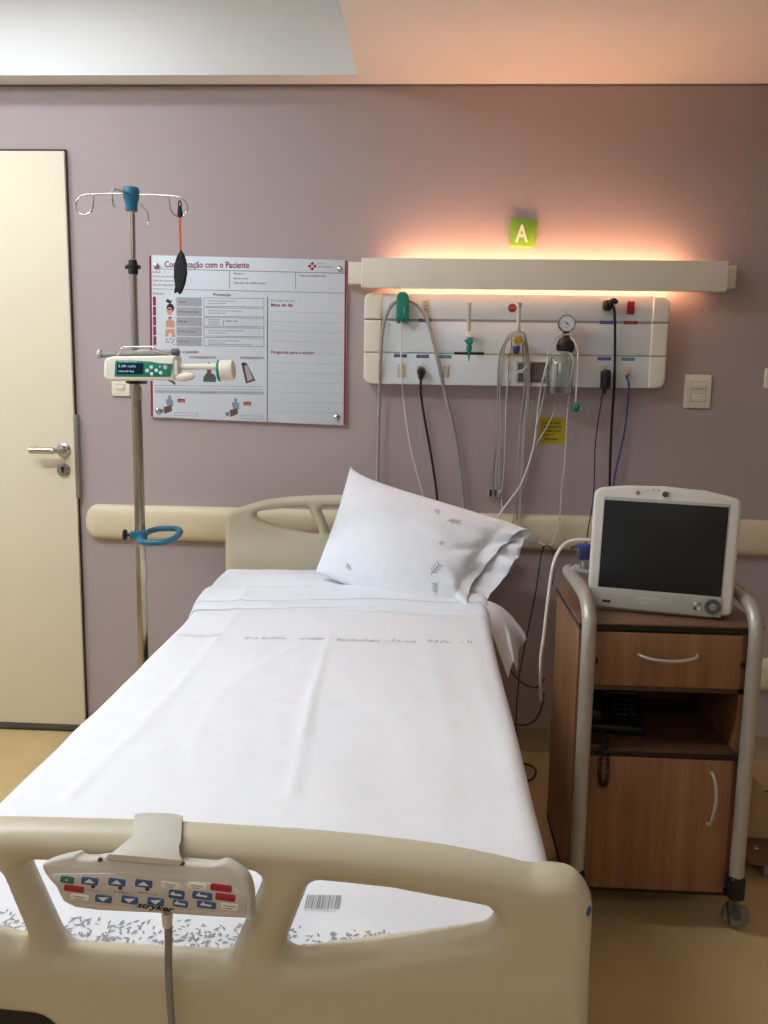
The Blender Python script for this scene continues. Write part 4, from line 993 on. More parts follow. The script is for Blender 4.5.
# turned-back band, two folded layers
def band(y0, y1, lift, m_, k):
    f = lambda x, y: sheet_z(x, y)+lift+.0015*nz(x, y, 6, k)-.004*sstep(y1-.02, y1, y)-.003*(1-sstep(y0, y0+.012, y))
    v, f_ = drape_mesh(y0, y1, 14, f, .0065+lift*.25, lambda y: .16, lambda y: .25, lambda y: .034+.012, nx=80, seedk=k, thick=.005, flareL=.01)
    v = [p+Vector((0, .085*(p.x-BX), 0)) for p in v]
    q = MB(); q.raw(v, f_, m_); return q.build('folded_band', sh, sharp=70)
band(2.385, 2.50, .006, LINENB, 1); band(2.43, 2.555, .013, LINENB, 2)
v, f_ = drape_mesh(2.36, 2.786, 30, lambda x, y: sheet_z(x, y)+.0015-.03*(1-math.sqrt(max(0, 1-max(0, (y-2.756)/.032)**2))), .0075, lambda y: .15, lambda y: .15, lambda y: .01, nx=70, seedk=6, thick=.003, flareL=.006, wav=.3)
q = MB(); q.raw(v, f_, LINENB); q.build('fitted_sheet', mt, sharp=70)
# printed motifs and barcode on the sheet
q = MB()
def on_sheet(x, y, dz=.0009): return Vector((x, y, sheet_z(x, y)+dz))
def sprig(x0, y0, n, L_, m_, rd):
    for k in range(n):
        x = x0+k*L_; 
        if rd.random() < .14: continue
        a = rd.uniform(.7, 1.5)*(1 if k % 2 else -1)+PI/2*0; l_ = rd.uniform(.012, .024)
        p = Vector((x, y0+rd.uniform(-.004, .004), 0)); d = Vector((math.cos(a)*.5, abs(math.sin(a)), 0))*l_
        c1 = on_sheet(p.x, p.y); c2 = on_sheet(p.x+d.x, p.y+d.y); s_ = Vector((-d.y, d.x, 0)).normalized()*.0014
        q.raw([c1-s_, c1+s_, c2+s_*.5, c2-s_*.5], [(0, 1, 2, 3)], m_)
        if k % 2 == 0: c3 = on_sheet(x+L_*.9, y0-.002); s2 = Vector((0, .0009, 0)); q.raw([c1-s2, c1+s2, c3+s2, c3-s2], [(0, 3, 2, 1)], m_)
rd = random.Random(3)
for x0_, x1_, y, m_ in ((178, 222, 635.5, PRINTL), (245, 287, 638.4, PRINTG), (299, 324, 640.6, PRINTL), (337, 380, 641.4, PRINTG), (392, 416, 641.6, PRINTL), (428, 474, 641.4, PRINTG)):
    a = at(x0_, y, Z=.663); c = at(x1_, y, Z=.663); n = 15; sprig(a.x, a.y, n, (c.x-a.x)/n, m_, rd)
rd = random.Random(9)
a = at(304, 909.4, Z=.6635); c = at(338, 911, Z=.6635); tp = at(305.5, 895.5, Z=.6635)
x = a.x; 
while x < c.x:
    w_ = rd.choice((.0006, .0006, .0012, .0018)); dx = (x-a.x)*.0
    y0_, y1_ = a.y+.0015, tp.y
    P4 = [on_sheet(x, y0_), on_sheet(x+w_, y0_), on_sheet(x+w_, y1_), on_sheet(x, y1_)]; q.raw(P4, [(0, 1, 2, 3)], PRINTM); x += w_+rd.choice((.0006, .001, .0014))
fz = Fr((a.x+.001, a.y-.0035, sheet_z(a.x, a.y)+.0012), (1, 0, 0), (0, 1, 0)); q.text('0 1 4 7 2 0 5 8 3 6', fz, 0, 0, .005, 0, PRINTG, w=(c.x-a.x)*.9)
q.build('textile_print', sh, fix=False)
q = MB(); rnd = random.Random(5)
for k in range(1050):
    x = rnd.uniform(BXL+.035, BXR-.035); y = rnd.uniform(.893, .956); a = rnd.uniform(0, PI); L_ = rnd.uniform(.0030, .0043)
    if y > .930+.022*rnd.random(): continue
    f8 = []
    for i in range(8):
        c8 = L_*math.cos(2*PI*i/8); s8 = L_*.36*math.sin(2*PI*i/8); f8.append(on_sheet(x+c8*math.cos(a)-s8*math.sin(a), y+c8*math.sin(a)+s8*math.cos(a), .0008))
    q.raw(f8, [tuple(range(8))], PRINTM)
q.build('leaf_print', sh, fix=False)

# loose corner of the under sheet hanging on the right below the pillow
t = thing('loose_sheet_corner', (.22, 2.45, .5), 'loose pleated corner of white under sheet hanging below the pillow on the right', 'bed sheet')
ctrl = [[(470, 604, 2.44), (484, 600, 2.50), (500, 606, 2.53), (512, 616, 2.56)],
        [(482, 618, 2.40), (497, 612, 2.46), (512, 621, 2.50), (526, 637, 2.50)],
        [(492, 634, 2.36), (504, 628, 2.43), (512, 640, 2.42), (519, 649, 2.50)],
        [(500, 655, 2.33), (508, 645, 2.40), (514, 655, 2.38), (518, 664, 2.46)],
        [(508, 678, 2.30), (513, 662, 2.36), (516, 668, 2.36), (517, 671, 2.40)]]
G_ = [[at(x, y, Y=Y) for x, y, Y in r] for r in ctrl]
rows = [catmull(r, 8) for r in G_]; cols = [catmull([r[i] for r in rows], 7) for i in range(len(rows[0]))]
n = len(cols[0]); vs = [p for c in cols for p in c]
fs = [(i*n+j, i*n+j+1, (i+1)*n+j+1, (i+1)*n+j) for i in range(len(cols)-1) for j in range(n-1)]; k0 = len(vs)
q = MB(); q.raw(vs+[v+Vector((0, .003, -.001)) for v in vs], fs+[tuple(a+k0 for a in f[::-1]) for f in fs], LINENB); q.build('cloth', t, sharp=70)

# ---- pillow
C00 = at(316, 572, Y=2.60); C10 = at(468, 624, Y=2.44); C11 = at(530, 528, Y=2.70); C01 = at(351, 466, Y=2.83)
pn = ((C10-C00).cross(C01-C00)).normalized()
if pn.y > 0: pn = -pn
def pil(u_, w_, side):
    # edges bow slightly
    base = C00*(1-u_)*(1-w_)+C10*u_*(1-w_)+C11*u_*w_+C01*(1-u_)*w_
    cen = (C00+C10+C11+C01)/4
    e = .035*(math.sin(PI*w_)*(1-sstep(0, .35, u_)))
    base = base+(cen-base)*e
    base = base+Vector((0, 0, 1))*(-.026*math.sin(PI*u_**.5)*w_**3) - (C01-C00).normalized()*.012*math.sin(PI*u_)*(1-w_)**2
    uu = min(1, u_/.90); full = max(0, math.sin(PI*min(1, uu*.97+.005)))**.55*max(0, math.sin(PI*w_))**.5
    T = .100*full*(1-.25*uu)
    if side < 0: T *= .8
    if u_ > .82:
        k = sstep(.82, 1, u_); T = T*(1-k)+k*(.020+.014*math.sin(w_*7+1))*math.sin(PI*w_)**.6
    T += .0015
    # wrinkles: rays gathering toward the open hem, dents at the corners
    wr = .0075*sstep(.40, .9, u_)*nz(u_*2.0, w_*9, 1.6, 1)*2+.003*nz(u_, w_, 6, 2)+.0022*nz(u_*4, w_*14, 1, 4)*sstep(.3, .7, u_)
    dr_ = abs((w_-.50)-(u_-.72)*1.1); wr += -.012*math.exp(-(dr_/.045)**2)*sstep(.62, .85, u_)
    dr2 = abs((w_-.28)+(u_-.82)*.9); wr += .007*math.exp(-(dr2/.05)**2)*sstep(.6, .85, u_)
    dr3 = abs((w_-.12)-(u_-.18)*.25); wr += -.004*math.exp(-(dr3/.03)**2)*(1-sstep(.3, .5, u_))
    fade = min(1, 8*min(w_, 1-w_, u_+.02))
    base = base+(C10-C00).normalized()*((-.055 if side > 0 else .012)*math.sin(PI*w_)**.8*sstep(.78, 1, u_))
    wave = pn*(.010*math.sin(w_*11+.5)+.006*math.sin(w_*23))*sstep(.86, 1, u_)
    return base+pn*side*(T+wr*fade)+wave+(C10-C00).normalized()*(.007*math.sin(w_*9+2)*sstep(.9, 1, u_))
pw = thing('pillow', (0, 2.66, .69), 'white pillow with faint leaf motifs leaning against the headboard', 'pillow')
NU, NV = 84, 64
q = MB(); vs = []; 
for s_ in (1, -1):
    for i in range(NU+1):
        for j in range(NV+1): vs.append(pil(i/NU, j/NV, s_))
fs = []; K = (NU+1)*(NV+1)
for i in range(NU):
    for j in range(NV):
        a = i*(NV+1)+j; f = (a, a+1, a+NV+2, a+NV+1); fs.append(f); fs.append(tuple(k+K for k in f[::-1]))
for i in range(NU):
    a = i*(NV+1); fs.append((a, a+NV+1, a+NV+1+K, a+K)); a += NV; fs.append((a+NV+1, a, a+K, a+NV+1+K))
for j in range(NV): fs.append((j+1, j, j+K, j+1+K))
# inner lining near the open hem gives the cloth its thickness
for s_ in (1, -1):
    base_i = len(vs)
    for i in (0, 1, 2, 3, 4):
        for j in range(NV+1):
            u_ = 1-i*.02; p = pil(u_, j/NV, s_); vs.append(p-pn*s_*.0022)
    for i in range(4):
        for j in range(NV):
            a = base_i+i*(NV+1)+j; fs.append((a, a+1, a+NV+2, a+NV+1))
    off = 0 if s_ == 1 else K
    for j in range(NV): fs.append((off+NU*(NV+1)+j, off+NU*(NV+1)+j+1, base_i+j+1, base_i+j))
q.raw(vs, fs, LINENB); q.build('pillowcase', pw, sharp=75, fix=False)
q = MB()
def on_pil(u_, w_): return pil(u_, w_, 1)+pn*.0012
def pstroke(u0, w0, u1, w1, wd, m_):
    n = 4; L_ = [on_pil(u0+(u1-u0)*i/n, w0+(w1-w0)*i/n) for i in range(n+1)]
    for i in range(n):
        d = (L_[i+1]-L_[i]).normalized(); s_ = d.cross(pn).normalized()*wd/2; q.raw([L_[i]-s_, L_[i]+s_, L_[i+1]+s_, L_[i+1]-s_], [(0, 1, 2, 3)], m_)
def psprig(u_, w_, sc, rot, m_=PRINTG):
    cr_, sr_ = math.cos(rot), math.sin(rot)
    def S(a, b_, c, d):
        P_ = [((a*cr_-b_*sr_)*sc/.55, (a*sr_+b_*cr_)*sc/.40), ((c*cr_-d*sr_)*sc/.55, (c*sr_+d*cr_)*sc/.40)]
        pstroke(u_+P_[0][0], w_+P_[0][1], u_+P_[1][0], w_+P_[1][1], .0016, m_)
    S(0, -.02, 0, .022)
    for k in range(4):
        h_ = -.012+k*.009; S(0, h_, .012, h_+.010); S(0, h_, -.012, h_+.010)
psprig(.70, .30, 1.0, -.3); psprig(.745, .165, .8, .5); psprig(.66, .76, .9, -1.2); psprig(.56, .80, .6, .4, PRINTL); psprig(.22, .10, .6, 1.2, PRINTL)
for a, b_, c, d in ((-.008, -.01, .008, -.01), (.008, -.01, .008, .012), (.008, .012, -.008, .012), (-.008, .012, -.008, -.01), (-.008, 0, .008, .003)): pstroke(.668+a, .52+b_*1.2, .668+c, .52+d*1.2, .0015, PINK)
q.build('printed_pattern', pw, fix=False)

# ---- hand pendant on the footboard
RY = .745
TA = math.radians(20); PZ = .862
fp = Fr((0, RY, PZ), (1, 0, 0), (0, math.sin(TA), math.cos(TA)))
def Pp(x, y):
    c0 = Vector((0, 0, CAMZ)); d = at(x, y, Y=1.0)-c0; tt = (fp.o-c0).dot(fp.n)/d.dot(fp.n); p = c0+d*tt
    return (p.x, (p-fp.o).dot(fp.v))
t = thing('bed_pendant', at(146, 915, Y=RY), 'grey bed control pendant with coloured buttons hooked on the footboard', 'bed remote control')
body = [Pp(*p) for p in ((55.5, 888), (45.5, 876), (41.4, 867), (46, 861), (72, 854.5), (78, 858), (90, 858.6), (113, 857), (182, 862), (211, 864.5), (222, 862), (232, 866), (245, 877), (250.4, 893), (250.4, 914), (246, 919), (160, 914), (74, 908))]
q = MB(); q.prism(smooth2(body, 3), fp, -.022, .0, PEND, .0045, 4); q.build('shell', t)
kp = [Pp(*p) for p in ((57, 886.6), (47.4, 873.4), (110, 873), (228, 884.6), (242, 892), (246.6, 897), (246.6, 912.6), (160, 908.4), (77, 903.4))]
q = MB(); q.prism(roundpoly(kp, .004, 3), fp, -.001, .0016, PENDF, .001); kpd = q.build('keypad', t)
st = []
for px0, px1, py, yy, zz in ((104, 184, 863, RY-.0022, None), (108, 181.5, 857, RY-.0012, None), (117, 179, 850, RY+.005, None), (125, 178.5, 842, RY+.014, None), (131.6, 180.6, 0, RY+.030, .8760), (133.4, 181.4, 0, RY+.048, .8810), (135, 182.2, 0, RY+.066, .8805), (138, 183, 0, RY+.084, .871), (139, 184, 0, RY+.092, .855), (139, 184, 0, RY+.093, .835)):
    a = at(px0, py, Y=yy) if zz is None else None
    if zz is None: c = at(px1, py, Y=yy); st.append((a.x, c.x, yy, (a.z+c.z)/2, -.04*(c.x-a.x)))
    else:
        k = (yy+0)/RY; a = at(px0, 815, Y=yy); c = at(px1, 815, Y=yy); st.append((a.x, c.x, yy, zz, 0))
vs = []; fs = []; NW = 6
for i_, (xa, xb, yy, zz, tl) in enumerate(st):
    if i_ == 0: tg = Vector((0, st[1][2]-yy, st[1][3]-zz))
    elif i_ == len(st)-1: tg = Vector((0, yy-st[-2][2], zz-st[-2][3]))
    else: tg = Vector((0, st[i_+1][2]-st[i_-1][2], st[i_+1][3]-st[i_-1][3]))
    nn = Vector((0, -tg.z, tg.y)).normalized()
    for sd in (0, 1):
        for k in range(NW+1):
            u_ = k/NW; ed = .0022*(abs(2*u_-1)**4); th = (.0 if sd == 0 else .0055)
            off = -ed if sd == 0 else -th
            vs.append(Vector((xa+(xb-xa)*u_, yy, zz+tl*(u_-.5)))+nn*off)
W2 = 2*(NW+1)
for i_ in range(len(st)-1):
    for k in range(NW):
        a = i_*W2+k; fs.append((a, a+1, a+W2+1, a+W2)); a += NW+1; fs.append((a+1, a, a+W2, a+W2+1))
    a = i_*W2; fs.append((a, a+W2, a+W2+NW+1, a+NW+1)); a += NW; fs.append((a+W2, a, a+NW+1, a+W2+NW+1))
for a in (0, (len(st)-1)*W2):
    for k in range(NW): fs.append((a+k, a+NW+1+k, a+NW+2+k, a+k+1))
q = MB(); q.raw(vs, fs, PEND)
q.build('hook', t)
q = MB()
for x, y in ((100.4, 859.6), (182.6, 863.2)): X, Z = Pp(x, y); q.cyl(fp.p(X, Z, -.001), fp.p(X, Z, .0015), .0022, DGREY, 12)
q.build('screw', t)
def key(x, y, w_, h_, m_, sym=None):
    X, Z = Pp(x, y); W = w_/1110; H = h_/1050; sl = .075
    P_ = [(X-W/2, Z-H/2+sl*W/2), (X+W/2, Z-H/2-sl*W/2), (X+W/2, Z+H/2-sl*W/2), (X-W/2, Z+H/2+sl*W/2)]
    k = MB(); k.prism(roundpoly(P_, .0018, 3), fp, .0012, .0028, m_, .0006)
    if sym in ('up', 'down'):
        s_ = 1 if sym == 'up' else -1
        k.flat([(X-.0055, Z-.0014*s_), (X+.0055, Z-.0018*s_), (X, Z+.0022*s_)][::s_], fp, .0031, WHITEP)
    elif sym == 'bar': k.line(fp, (X-.0055, Z+.0005), (X+.005, Z-.0004), .0016, .0031, WHITEP); k.disc(fp, X-.003, Z+.0016, .0012, .0012, .0031, WHITEP, 8)
    elif sym == 'lines': k.line(fp, (X-.006, Z+.001), (X+.006, Z), .0007, .0031, GLINE); k.line(fp, (X-.004, Z-.0013), (X+.003, Z-.0018), .0007, .0031, GLINE)
    elif sym == 'ring': k.disc(fp, X, Z, .003, .0024, .0031, PGREEN, 12); k.disc(fp, X, Z, .0018, .0013, .0033, GCELL, 10)
    return k.build('key', kpd)
key(68, 879.2, 15, 6.6, GREEN, 'ring'); key(74.8, 888.2, 22, 6, RED)
for x, y in ((90.6, 880.6), (117.6, 881.8), (144.4, 883.2)): key(x, y, 18.5, 7, BLUEL, 'up')
for x, y in ((104.2, 898.4), (130.4, 899.6), (156.4, 901.2)): key(x, y, 18, 7, BLUEL, 'down')
key(171, 884.4, 21, 6.6, CREAMP, 'lines'); key(197.6, 885.8, 21, 6.6, CREAMP, 'lines'); key(221.6, 887.4, 23, 6.6, RED)
key(177.2, 894, 17, 8, BLUEL, 'bar'); key(202.8, 895.2, 21.5, 7, BLUEL, 'bar'); key(225.8, 896.8, 21.5, 6.6, RED)
key(80.6, 896.6, 20, 6, CREAMP, 'lines'); key(181, 903.2, 16.5, 6.4, BLUEL, 'bar'); key(207, 904.4, 20.5, 6.4, BLUEL, 'bar'); key(230, 906, 18.5, 6.4, CREAMP, 'lines')
q = MB()
def ptext(s_, x, y, w_, h_, m_, sh_=0, bold=0):
    X, Z = Pp(x, y); f5 = Fr(fp.p(X, Z, .0022), fp.u-fp.v*.082, fp.v+fp.u*.082); q.text(s_, f5, 0, 0, h_/1090*1.4, .0002, m_, w=w_/1110, shear=sh_, bold=bold)
ptext('stryker', 137, 906.4, 41, 5.2, INK, .35, .03)
for x, y in ((94, 886.2), (121, 887.6), (148, 888.8)): X, Z = Pp(x, y); q.disc(fp, X, Z, .0021, .0017, .0022, NAVY, 10)
ptext('cabeça', 87, 889.6, 15, 1.8, REDP); ptext('joelho', 114, 891.4, 17, 1.8, REDP); ptext('altura', 139, 892.2, 20, 1.8, REDP)
q.build('writing', kpd, fix=False)
q = MB(); q.tube([at(167, 905, Y=RY-.008), at(167.6, 914, Y=RY-.012), at(168.6, 935, Y=RY-.008), at(168.4, 965, Y=RY), at(170, 1000, Y=RY-.002), at(172.5, 1030, Y=RY), (-.235, RY+.01, .55), (-.20, .80, .47), (-.15, .95, .44)], lambda s_: .0042-.0010*s_, MGREY, 10, 7)
q.lathe([(.0055, 0), (.0048, -.012), (.004, -.014)], at(167.2, 913, Y=RY-.012), (0, 0, 1), PEND, 12); q.build('cord', t)

# ================================================================== BEDSIDE CABINET
CX0, CX1, CY0, CY1 = .366, .785, 1.952, 2.318
DX0, DX1 = .404, .742
cab = thing('bedside_cabinet', ((CX0+CX1)/2, (CY0+CY1)/2, 0), 'walnut bedside cabinet on castors with satin tubular side handles', 'bedside cabinet')
ZT = .782; ZB0 = .100
for x in (CX0, CX1-.038):
    q = MB(); q.bb(x, x+.038, CY0+.018, CY1, ZB0, ZT-.018, WOOD); q.build('side_panel', cab)
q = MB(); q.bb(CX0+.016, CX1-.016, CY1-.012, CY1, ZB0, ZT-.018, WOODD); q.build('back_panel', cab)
q = MB(); q.bb(CX0-.004, CX1+.004, CY0-.002, CY1+.005, ZT-.005, ZT, WOODT, .002); q.build('top', cab)
q = MB(); q.bb(CX0-.003, CX1+.003, CY0+.001, CY1+.003, ZT-.018, ZT-.004, EDGE); q.build('black_edging', cab)
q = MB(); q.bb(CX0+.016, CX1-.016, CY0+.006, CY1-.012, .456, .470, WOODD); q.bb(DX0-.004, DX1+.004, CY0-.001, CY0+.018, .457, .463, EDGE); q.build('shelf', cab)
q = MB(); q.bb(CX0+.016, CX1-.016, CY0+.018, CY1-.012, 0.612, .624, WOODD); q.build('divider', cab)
q = MB(); q.bb(CX0, CX1, CY0+.012, CY1, ZB0-.002, ZB0+.014, EDGE); q.build('bottom_panel', cab)
q = MB(); q.bb(DX0, DX1, CY0, CY0+.018, .630, .759, WOOD, .0012); dw = q.build('drawer', cab)
def bow(p0, p1, out, r_, m_=ALU):
    p0 = Vector(p0); p1 = Vector(p1); out = Vector(out); q = MB()
    q.tube([p0, p0+out*.8+(p1-p0)*.06, p0+out+(p1-p0)*.3, p0+out*1.06+(p1-p0)*.5, p0+out+(p1-p0)*.7, p0+out*.8+(p1-p0)*.94, p1], r_, m_, 10, 6); return q
a = at(640, 655.6, Y=CY0-.01); c = at(698.5, 658, Y=CY0-.01)
q = MB(); mid = (a+c)/2
q.tube([(a.x, CY0, a.z), (a.x+.004, CY0-.014, a.z-.001), (a.x+.03, CY0-.024, a.z-.005), (mid.x, CY0-.027, a.z-.0065), (c.x-.03, CY0-.024, a.z-.004), (c.x-.004, CY0-.014, a.z+.001), (c.x, CY0, a.z+.002)], .0042, ALU, 10, 6); q.build('handle', dw)
q = MB(); q.bb(DX0, DX1, CY0, CY0+.018, .113, .452, WOOD, .0012); do = q.build('door', cab)
a = at(712.6, 774.5, Y=CY0-.01); c = at(709.6, 826, Y=CY0-.01)
q = MB(); q.tube([(a.x, CY0, a.z), (a.x+.002, CY0-.014, a.z-.004), (a.x+.006, CY0-.024, a.z-.03), (a.x+.007, CY0-.027, (a.z+c.z)/2), (a.x+.003, CY0-.024, c.z+.03), (c.x, CY0-.014, c.z+.004), (c.x-.002, CY0, c.z)], .0042, ALU, 10, 6); q.build('handle', do)
for x, z in ((DX0+.001, .690), (DX1+.002, .690), (DX1+.002, .462), (DX0+.001, .462)):
    q = MB(); q.box((x, CY0-.004, z), (.008, .012, .014), BLACK, .002); q.build('clip', cab)
for s_, x in ((0, .384), (1, .765)):
    # one continuous flat oval tube: up the front, round the corner, back along the top and down behind
    zt_ = .860; yf = CY0-.014; yb = CY1-.03
    xi = x+(.045 if s_ == 0 else -.045); yr = CY1+.022
    pth = [(x, yf, .165), (x, yf, .45), (x, yf, .70), (x, yf+.001, .760), (x, yf+.014, .798), (x, yf+.048, .824), (x, yf+.10, .833), (x, yf+.2, .836), (x, yr-.10, .836), (x+(xi-x)*.1, yr-.055, .832), (x+(xi-x)*.4, yr-.018, .822), (x+(xi-x)*.8, yr-.002, .80), (xi, yr, .72), (xi, yr, .40), (xi, yr, .165)]
    q = MB(); q.tube(pth, .0170, ALU, 16, 6); q.build('tubular_frame', cab)
    for xx, y in ((x, yf), (xi, yr)):
        q = MB(); q.box((xx, y, .140), (.038, .040, .062), BLACK, .010, 4); ft = q.build('foot_socket', cab)
        q = MB(); yw = y+(.058 if y < 2.2 else -.02); ax_ = Vector((.5, -.86, 0))
        for sg in (-1, 1): q.lathe([(.0, -.008), (.026, -.008), (.0295, -.004), (.0295, .004), (.026, .008), (.0, .008)], Vector((xx+(.028 if y < 2.2 else 0), yw, .030))+ax_*sg*.0135, ax_, MGREY, 26)
        q.cyl((xx, y+.016, .066), (xx, y+.006, .115), .008, DGREY, 12); q.box((xx+.012, (y+yw)/2, .056), (.022, .05, .022), DGREY, .005); q.build('castor', cab)

# ---- telephone in the open compartment
t = thing('telephone', (.486, 2.13, .4702), 'black desk telephone with coiled cord in the open cabinet compartment', 'telephone')
q = MB(); q.M = Matrix.Translation((.486, 2.13, .4702)) @ Matrix.Rotation(math.radians(-6), 4, 'Z')
poly = [(-.09, 0), (.09, 0), (.09, .055), (.07, .062), (-.07, .030), (-.09, .022)]   # (y,z) wedge
vs = [(-.075, y, z) for y, z in poly]+[(.075, y, z) for y, z in poly]; n = len(poly)
bmx = bmesh.new(); V_ = [bmx.verts.new(v) for v in vs]
for f in [(i, (i+1) % n, n+(i+1) % n, n+i) for i in range(n)]+[tuple(range(n))[::-1], tuple(range(n, 2*n))]: bmx.faces.new([V_[k] for k in f])
bmesh.ops.recalc_face_normals(bmx, faces=bmx.faces); bmesh.ops.bevel(bmx, geom=bmx.edges[:], offset=.006, segments=3, profile=.5, affect='EDGES'); q._merge(bmx, BLACK); tb = q.build('phone_base', t)
MT = Matrix.Translation((.486, 2.13, .4702)) @ Matrix.Rotation(math.radians(-6), 4, 'Z')
for i in range(3):
    for j in range(4):
        q = MB(); q.M = MT; yy = -.045+j*.022; q.box((.012+i*.020, yy, .030+(yy+.07)*.228+.004), (.014, .014, .006), BLACK, .002); q.build('key', tb)
q = MB(); q.M = MT; q.box((.03, .052, .064), (.075, .026, .006), DGREY, .002); q.build('display', tb)
q = MB(); q.M = MT
q.tube([(-.052, -.088, .040), (-.052, -.06, .060), (-.052, 0, .073), (-.052, .055, .078), (-.052, .088, .070)], .0135, BLACK, 12, 5)
q.box((-.052, -.078, .047), (.044, .044, .034), BLACK, .012, 4); q.box((-.052, .074, .073), (.044, .044, .034), BLACK, .012, 4); q.build('handset', t)
q = MB(); pa = catmull([(.452, 1.99, .500), (.444, 1.955, .492), (.440, 1.936, .470), (.436, 1.931, .440), (.4365, 1.930, .412), (.4415, 1.930, .392), (.4490, 1.930, .390), (.4535, 1.930, .405), (.4535, 1.931, .44), (.4515, 1.940, .472), (.458, 1.975, .484), (.47, 2.01, .482)], 26)
hel = []; 
for i, p in enumerate(pa):
    d = (pa[min(i+1, len(pa)-1)]-pa[max(i-1, 0)]).normalized(); a_ = d.cross(Vector((0, 1, 0)) if abs(d.y) < .8 else Vector((1, 0, 0))).normalized(); b_ = d.cross(a_); th = i*1.15
    hel.append(p+Vector((-.012, 0, 0))+(a_*math.cos(th)+b_*math.sin(th))*.0045)
q.tube(hel, .0016, BLACK, 5, smooth=False); q.build('coiled_cord', t)

# ---- patient monitor on the cabinet
a = at(588.5, 609, Z=.782); 
MA = math.radians(-13.5)
MO = Vector((.402, 2.085, .782)); MW, MH = .340, .306
MM = Matrix.Translation(MO) @ Matrix.Rotation(MA, 4, 'Z') @ Matrix.Rotation(math.radians(-5), 4, 'X')
t = thing('patient_monitor', MO+Vector((.17, .02, 0)), 'white framed patient monitor with a dark screen standing on the bedside cabinet', 'patient monitor')
fm = Fr((0, 0, 0))
def mp(poly, d0, d1, m_, bev=.0, seg=2, name=None, par=None, hole=None):
    q = MB(); q.M = MM; q.prism(poly, fm, d0, d1, m_, bev, seg); return q
out = roundpoly([(.002, .014), (MW-.004, .010), (MW+.002, MH-.018), (MW*.78, MH-.002), (MW*.5, MH+.004), (MW*.22, MH+.002), (.004, MH-.008)], [.016, .016, .022, .10, .2, .10, .024], 8)
q = mp(out, -.038, .018, BEZEL, .009, 4); q.build('housing', t)
back = roundpoly([(.03, .02), (MW-.03, .02), (MW-.04, MH-.035), (.04, MH-.03)], .03, 6)
q = mp(back, -.11, -.034, MONG, .0); q.build('rear_casing', t)
q = mp(roundpoly([(.024, .052), (MW-.028, .050), (MW-.022, MH-.030), (.028, MH-.026)], .003, 2), .0165, .0188, MONG, .0008); q.build('inner_frame', t)
q = mp(roundpoly([(.027, .058), (MW-.031, .056), (MW-.026, MH-.037), (.030, MH-.034)], .002, 2), .0186, .0194, SCREEN, .0004); q.build('screen', t)
q = mp(roundpoly([(.004, .010), (MW-.028, .006), (MW-.026, .053), (.008, .056)], [.012, .004, .004, .004], 4), .012, .0205, MONG, .002); lp = q.build('control_strip', t)
q = MB(); q.M = MM; q.box((.048, -.0212, .024), (.020, .002, .006), INK, .001); q.build('card_slot', lp)
q = MB(); q.M = MM; q.lathe([(.0185, 0), (.0185, .003), (.0175, .006), (.012, .0065), (.011, .0045), (.0, .004)], (MW-.048, -.020, .031), (0, -1, 0), DGREY, 28); q.lathe([(.009, 0), (.009, .0048), (.006, .006), (0, .006)], (MW-.048, -.020, .031), (0, -1, 0), MGREY, 20); q.build('control_dial', lp)
q = MB(); q.M = MM
f6 = Fr((0, -.0208, 0)); q.text('CARESCAPE', f6, .118, .036, .008, 0, WCORD, w=.052); q.text('Monitor', f6, .124, .025, .0105, 0, BEZEL, w=.024, shear=.3)
q.build('monitor_writing', lp, fix=False)
for x, z, m_ in ((MW-.088, .036, YEL), (MW-.078, .036, MGREY), (MW-.088, .024, DGREY), (MW-.078, .024, WCORD)):
    q = MB(); q.M = MM; q.box((x, -.0212, z), (.006, .0024, .0075), m_ if m_ is not YEL else CREAMP, .001); q.build('indicator', lp)
q = MB(); q.M = MM; q.lathe([(.0105, 0), (.0105, .002), (.0095, .003)], (MW*.5, -.0178, MH-.014), (0, -1, 0), CREAMP, 22); q.lathe([(.0075, 0), (.0075, .0040), (.005, .0045), (0, .0045)], (MW*.5, -.0178, MH-.014), (0, -1, 0), DGREY, 20); q.build('power_button', t)
q = MB(); q.M = MM; q.lathe([(.0055, 0), (.0055, .0012), (0, .0014)], (MW*.315, -.0178, MH-.014), (0, -1, 0), MGREY, 16); q.build('light_sensor', t)
q = MB(); q.M = MM
for x in (MW*.42, MW*.455): q.lathe([(.0028, 0), (.0028, .0008), (0, .001)], (x, -.0178, MH-.0045), (0, -1, 0), LGREY, 10)
q.build('alarm_light', t)
q = MB(); q.M = Matrix.Translation(MO) @ Matrix.Rotation(MA, 4, 'Z'); q.box((MW/2-.01, .055, .0095), (MW*.80, .13, .018), MGREY, .005); q.build('stand', t)

# ---- sensor plugs left of the monitor and the white hose
t = thing('sensor_plug', at(583, 575, Y=2.2), 'indigo sensor plug with pale tube ends left behind the monitor', 'connector')
q = MB(); c = at(583.5, 553, Y=2.2); q.box(c, (.030, .022, .034), PURPLE, .005); q.box(at(584, 546, Y=2.2), (.034, .022, .010), BLUE, .003); q.build('plug_body', t)
q = MB(); q.tube([at(570, 548.4, Y=2.2), at(577, 546, Y=2.2), at(586, 546.5, Y=2.2)], .003, NAVY, 8); q.build('pin', t)
q = MB(); q.tube([at(572, 569, Y=2.2), at(579, 571, Y=2.2), at(590, 573, Y=2.2)], .008, LGREY, 10); q.box(at(577, 567, Y=2.2), (.018, .012, .012), CLEARCORD, .004); q.tube([at(583, 562, Y=2.2), at(583, 568, Y=2.2), at(580, 574, Y=2.2)], .004, CLEARCORD, 8); q.build('tube_end', t)
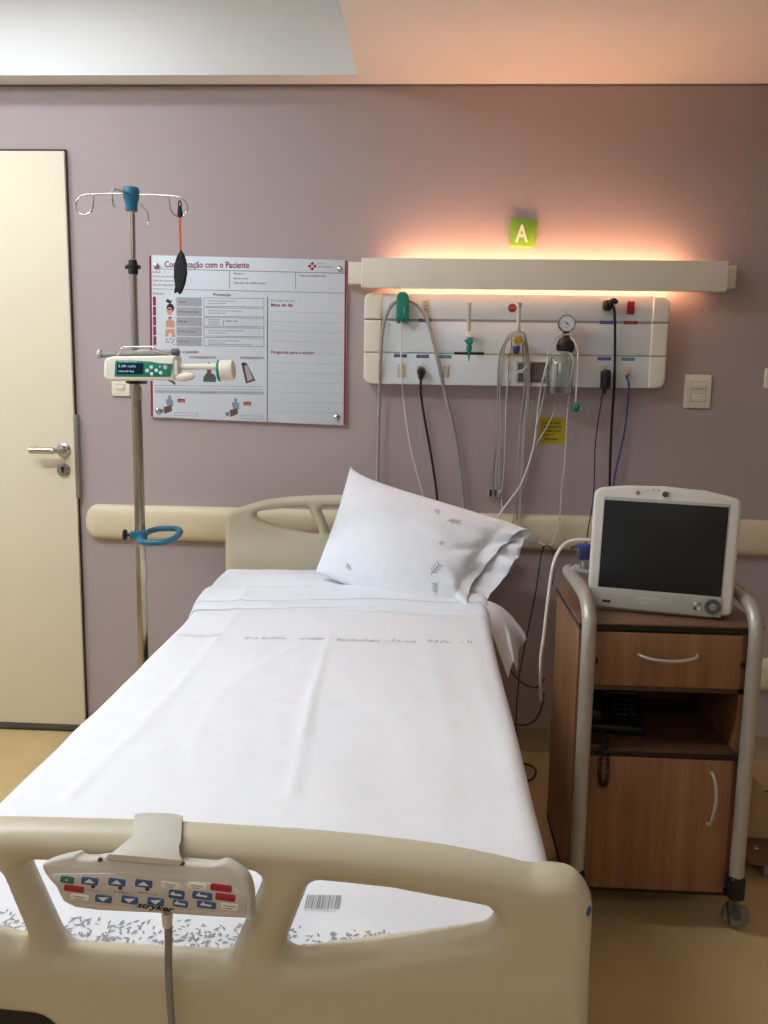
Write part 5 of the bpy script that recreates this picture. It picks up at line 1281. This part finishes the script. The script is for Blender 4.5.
hose('monitor_hose', [(596, 541.5, 2.15), (588, 540, 2.15), (577, 540, 2.15), (567, 542.6, 2.15), (559.4, 550, 2.12), (554, 562, 2.1), (550.6, 580, 2.1), (547, 608, 2.1), (543.6, 638, 2.1), (541, 656, 2.1), (540.6, 676, 2.12), (541, 700, 2.2)], .0043, WCORD, 'thick white monitor hose curving down the left side of the cabinet', 'hose', seg=12)

# ---- padded footrest cut off by the right edge
t = thing('footrest', (1.12, 2.38, 0), 'beige padded footrest on a brown wooden base with castors beyond the cabinet', 'footrest')
q = MB()
pts = [(.925, .062), (.918, .12), (.926, .20), (.945, .232), (.99, .24), (1.36, .245), (1.40, .22), (1.41, .12), (1.40, .062)]
ff = Fr((0, 2.43, 0)); q.prism(smooth2(pts, 3), ff, 0, .14, BEIGEV, .025, 5); q.build('padding', t)
q = MB()
for pp in (roundpoly([(.885, 2.20), (1.43, 2.20), (1.43, 2.46), (.91, 2.46)], .03, 5),):
    q.prism(pp, Fr((0, 0, .045), (1, 0, 0), (0, 1, 0)), 0, .024, WOODT, .006)
q.build('wooden_base', t)
c = at(755, 846, Z=.071); q = MB(); q.lathe([(.010, 0), (.008, .004), (0, .005)], (max(c.x, .915), 2.25, .068), (0, 0, 1), CHROME, 14); q.build('bolt', t)
for x, y in ((.955, 2.225), (1.38, 2.225), (.97, 2.43), (1.38, 2.43)):
    q = MB(); q.lathe([(.008, -.011), (.020, -.011), (.0225, -.007), (.0225, .007), (.020, .011), (.008, .011)], (x, y, .0227), (1, 0, .0), MGREY, 24); q.cyl((x, y, .02), (x, y, .046), .006, STEEL, 10); q.build('castor', t)

# ================================================================== LIGHT AND COLOUR
w = bpy.data.worlds.new('world'); SC.world = w; w.use_nodes = True
w.node_tree.nodes['Background'].inputs[0].default_value = (.9, .92, 1, 1); w.node_tree.nodes['Background'].inputs[1].default_value = .3
vs_ = SC.view_settings
vs_.view_transform = 'Standard'; vs_.look = 'None'; vs_.gamma = 1; vs_.use_curve_mapping = False
vs_.exposure = -0.40
GROUPS = {'sensor_lead': 'leads looped over the yellow flowmeter', 'suction_tube': 'clear tubes of the vacuum regulator', 'light_switch': 'switch plates on the wall',
          'ceiling_light': 'slim ceiling lights of the room', 'loose_cable': 'loose cables between bed and cabinet', 'mains_cable': 'black power cords of the gas panel'}
for o in SC.objects:
    k = o.name.split('.')[0]
    if o.parent is None and k in GROUPS: o['group'] = GROUPS[k]
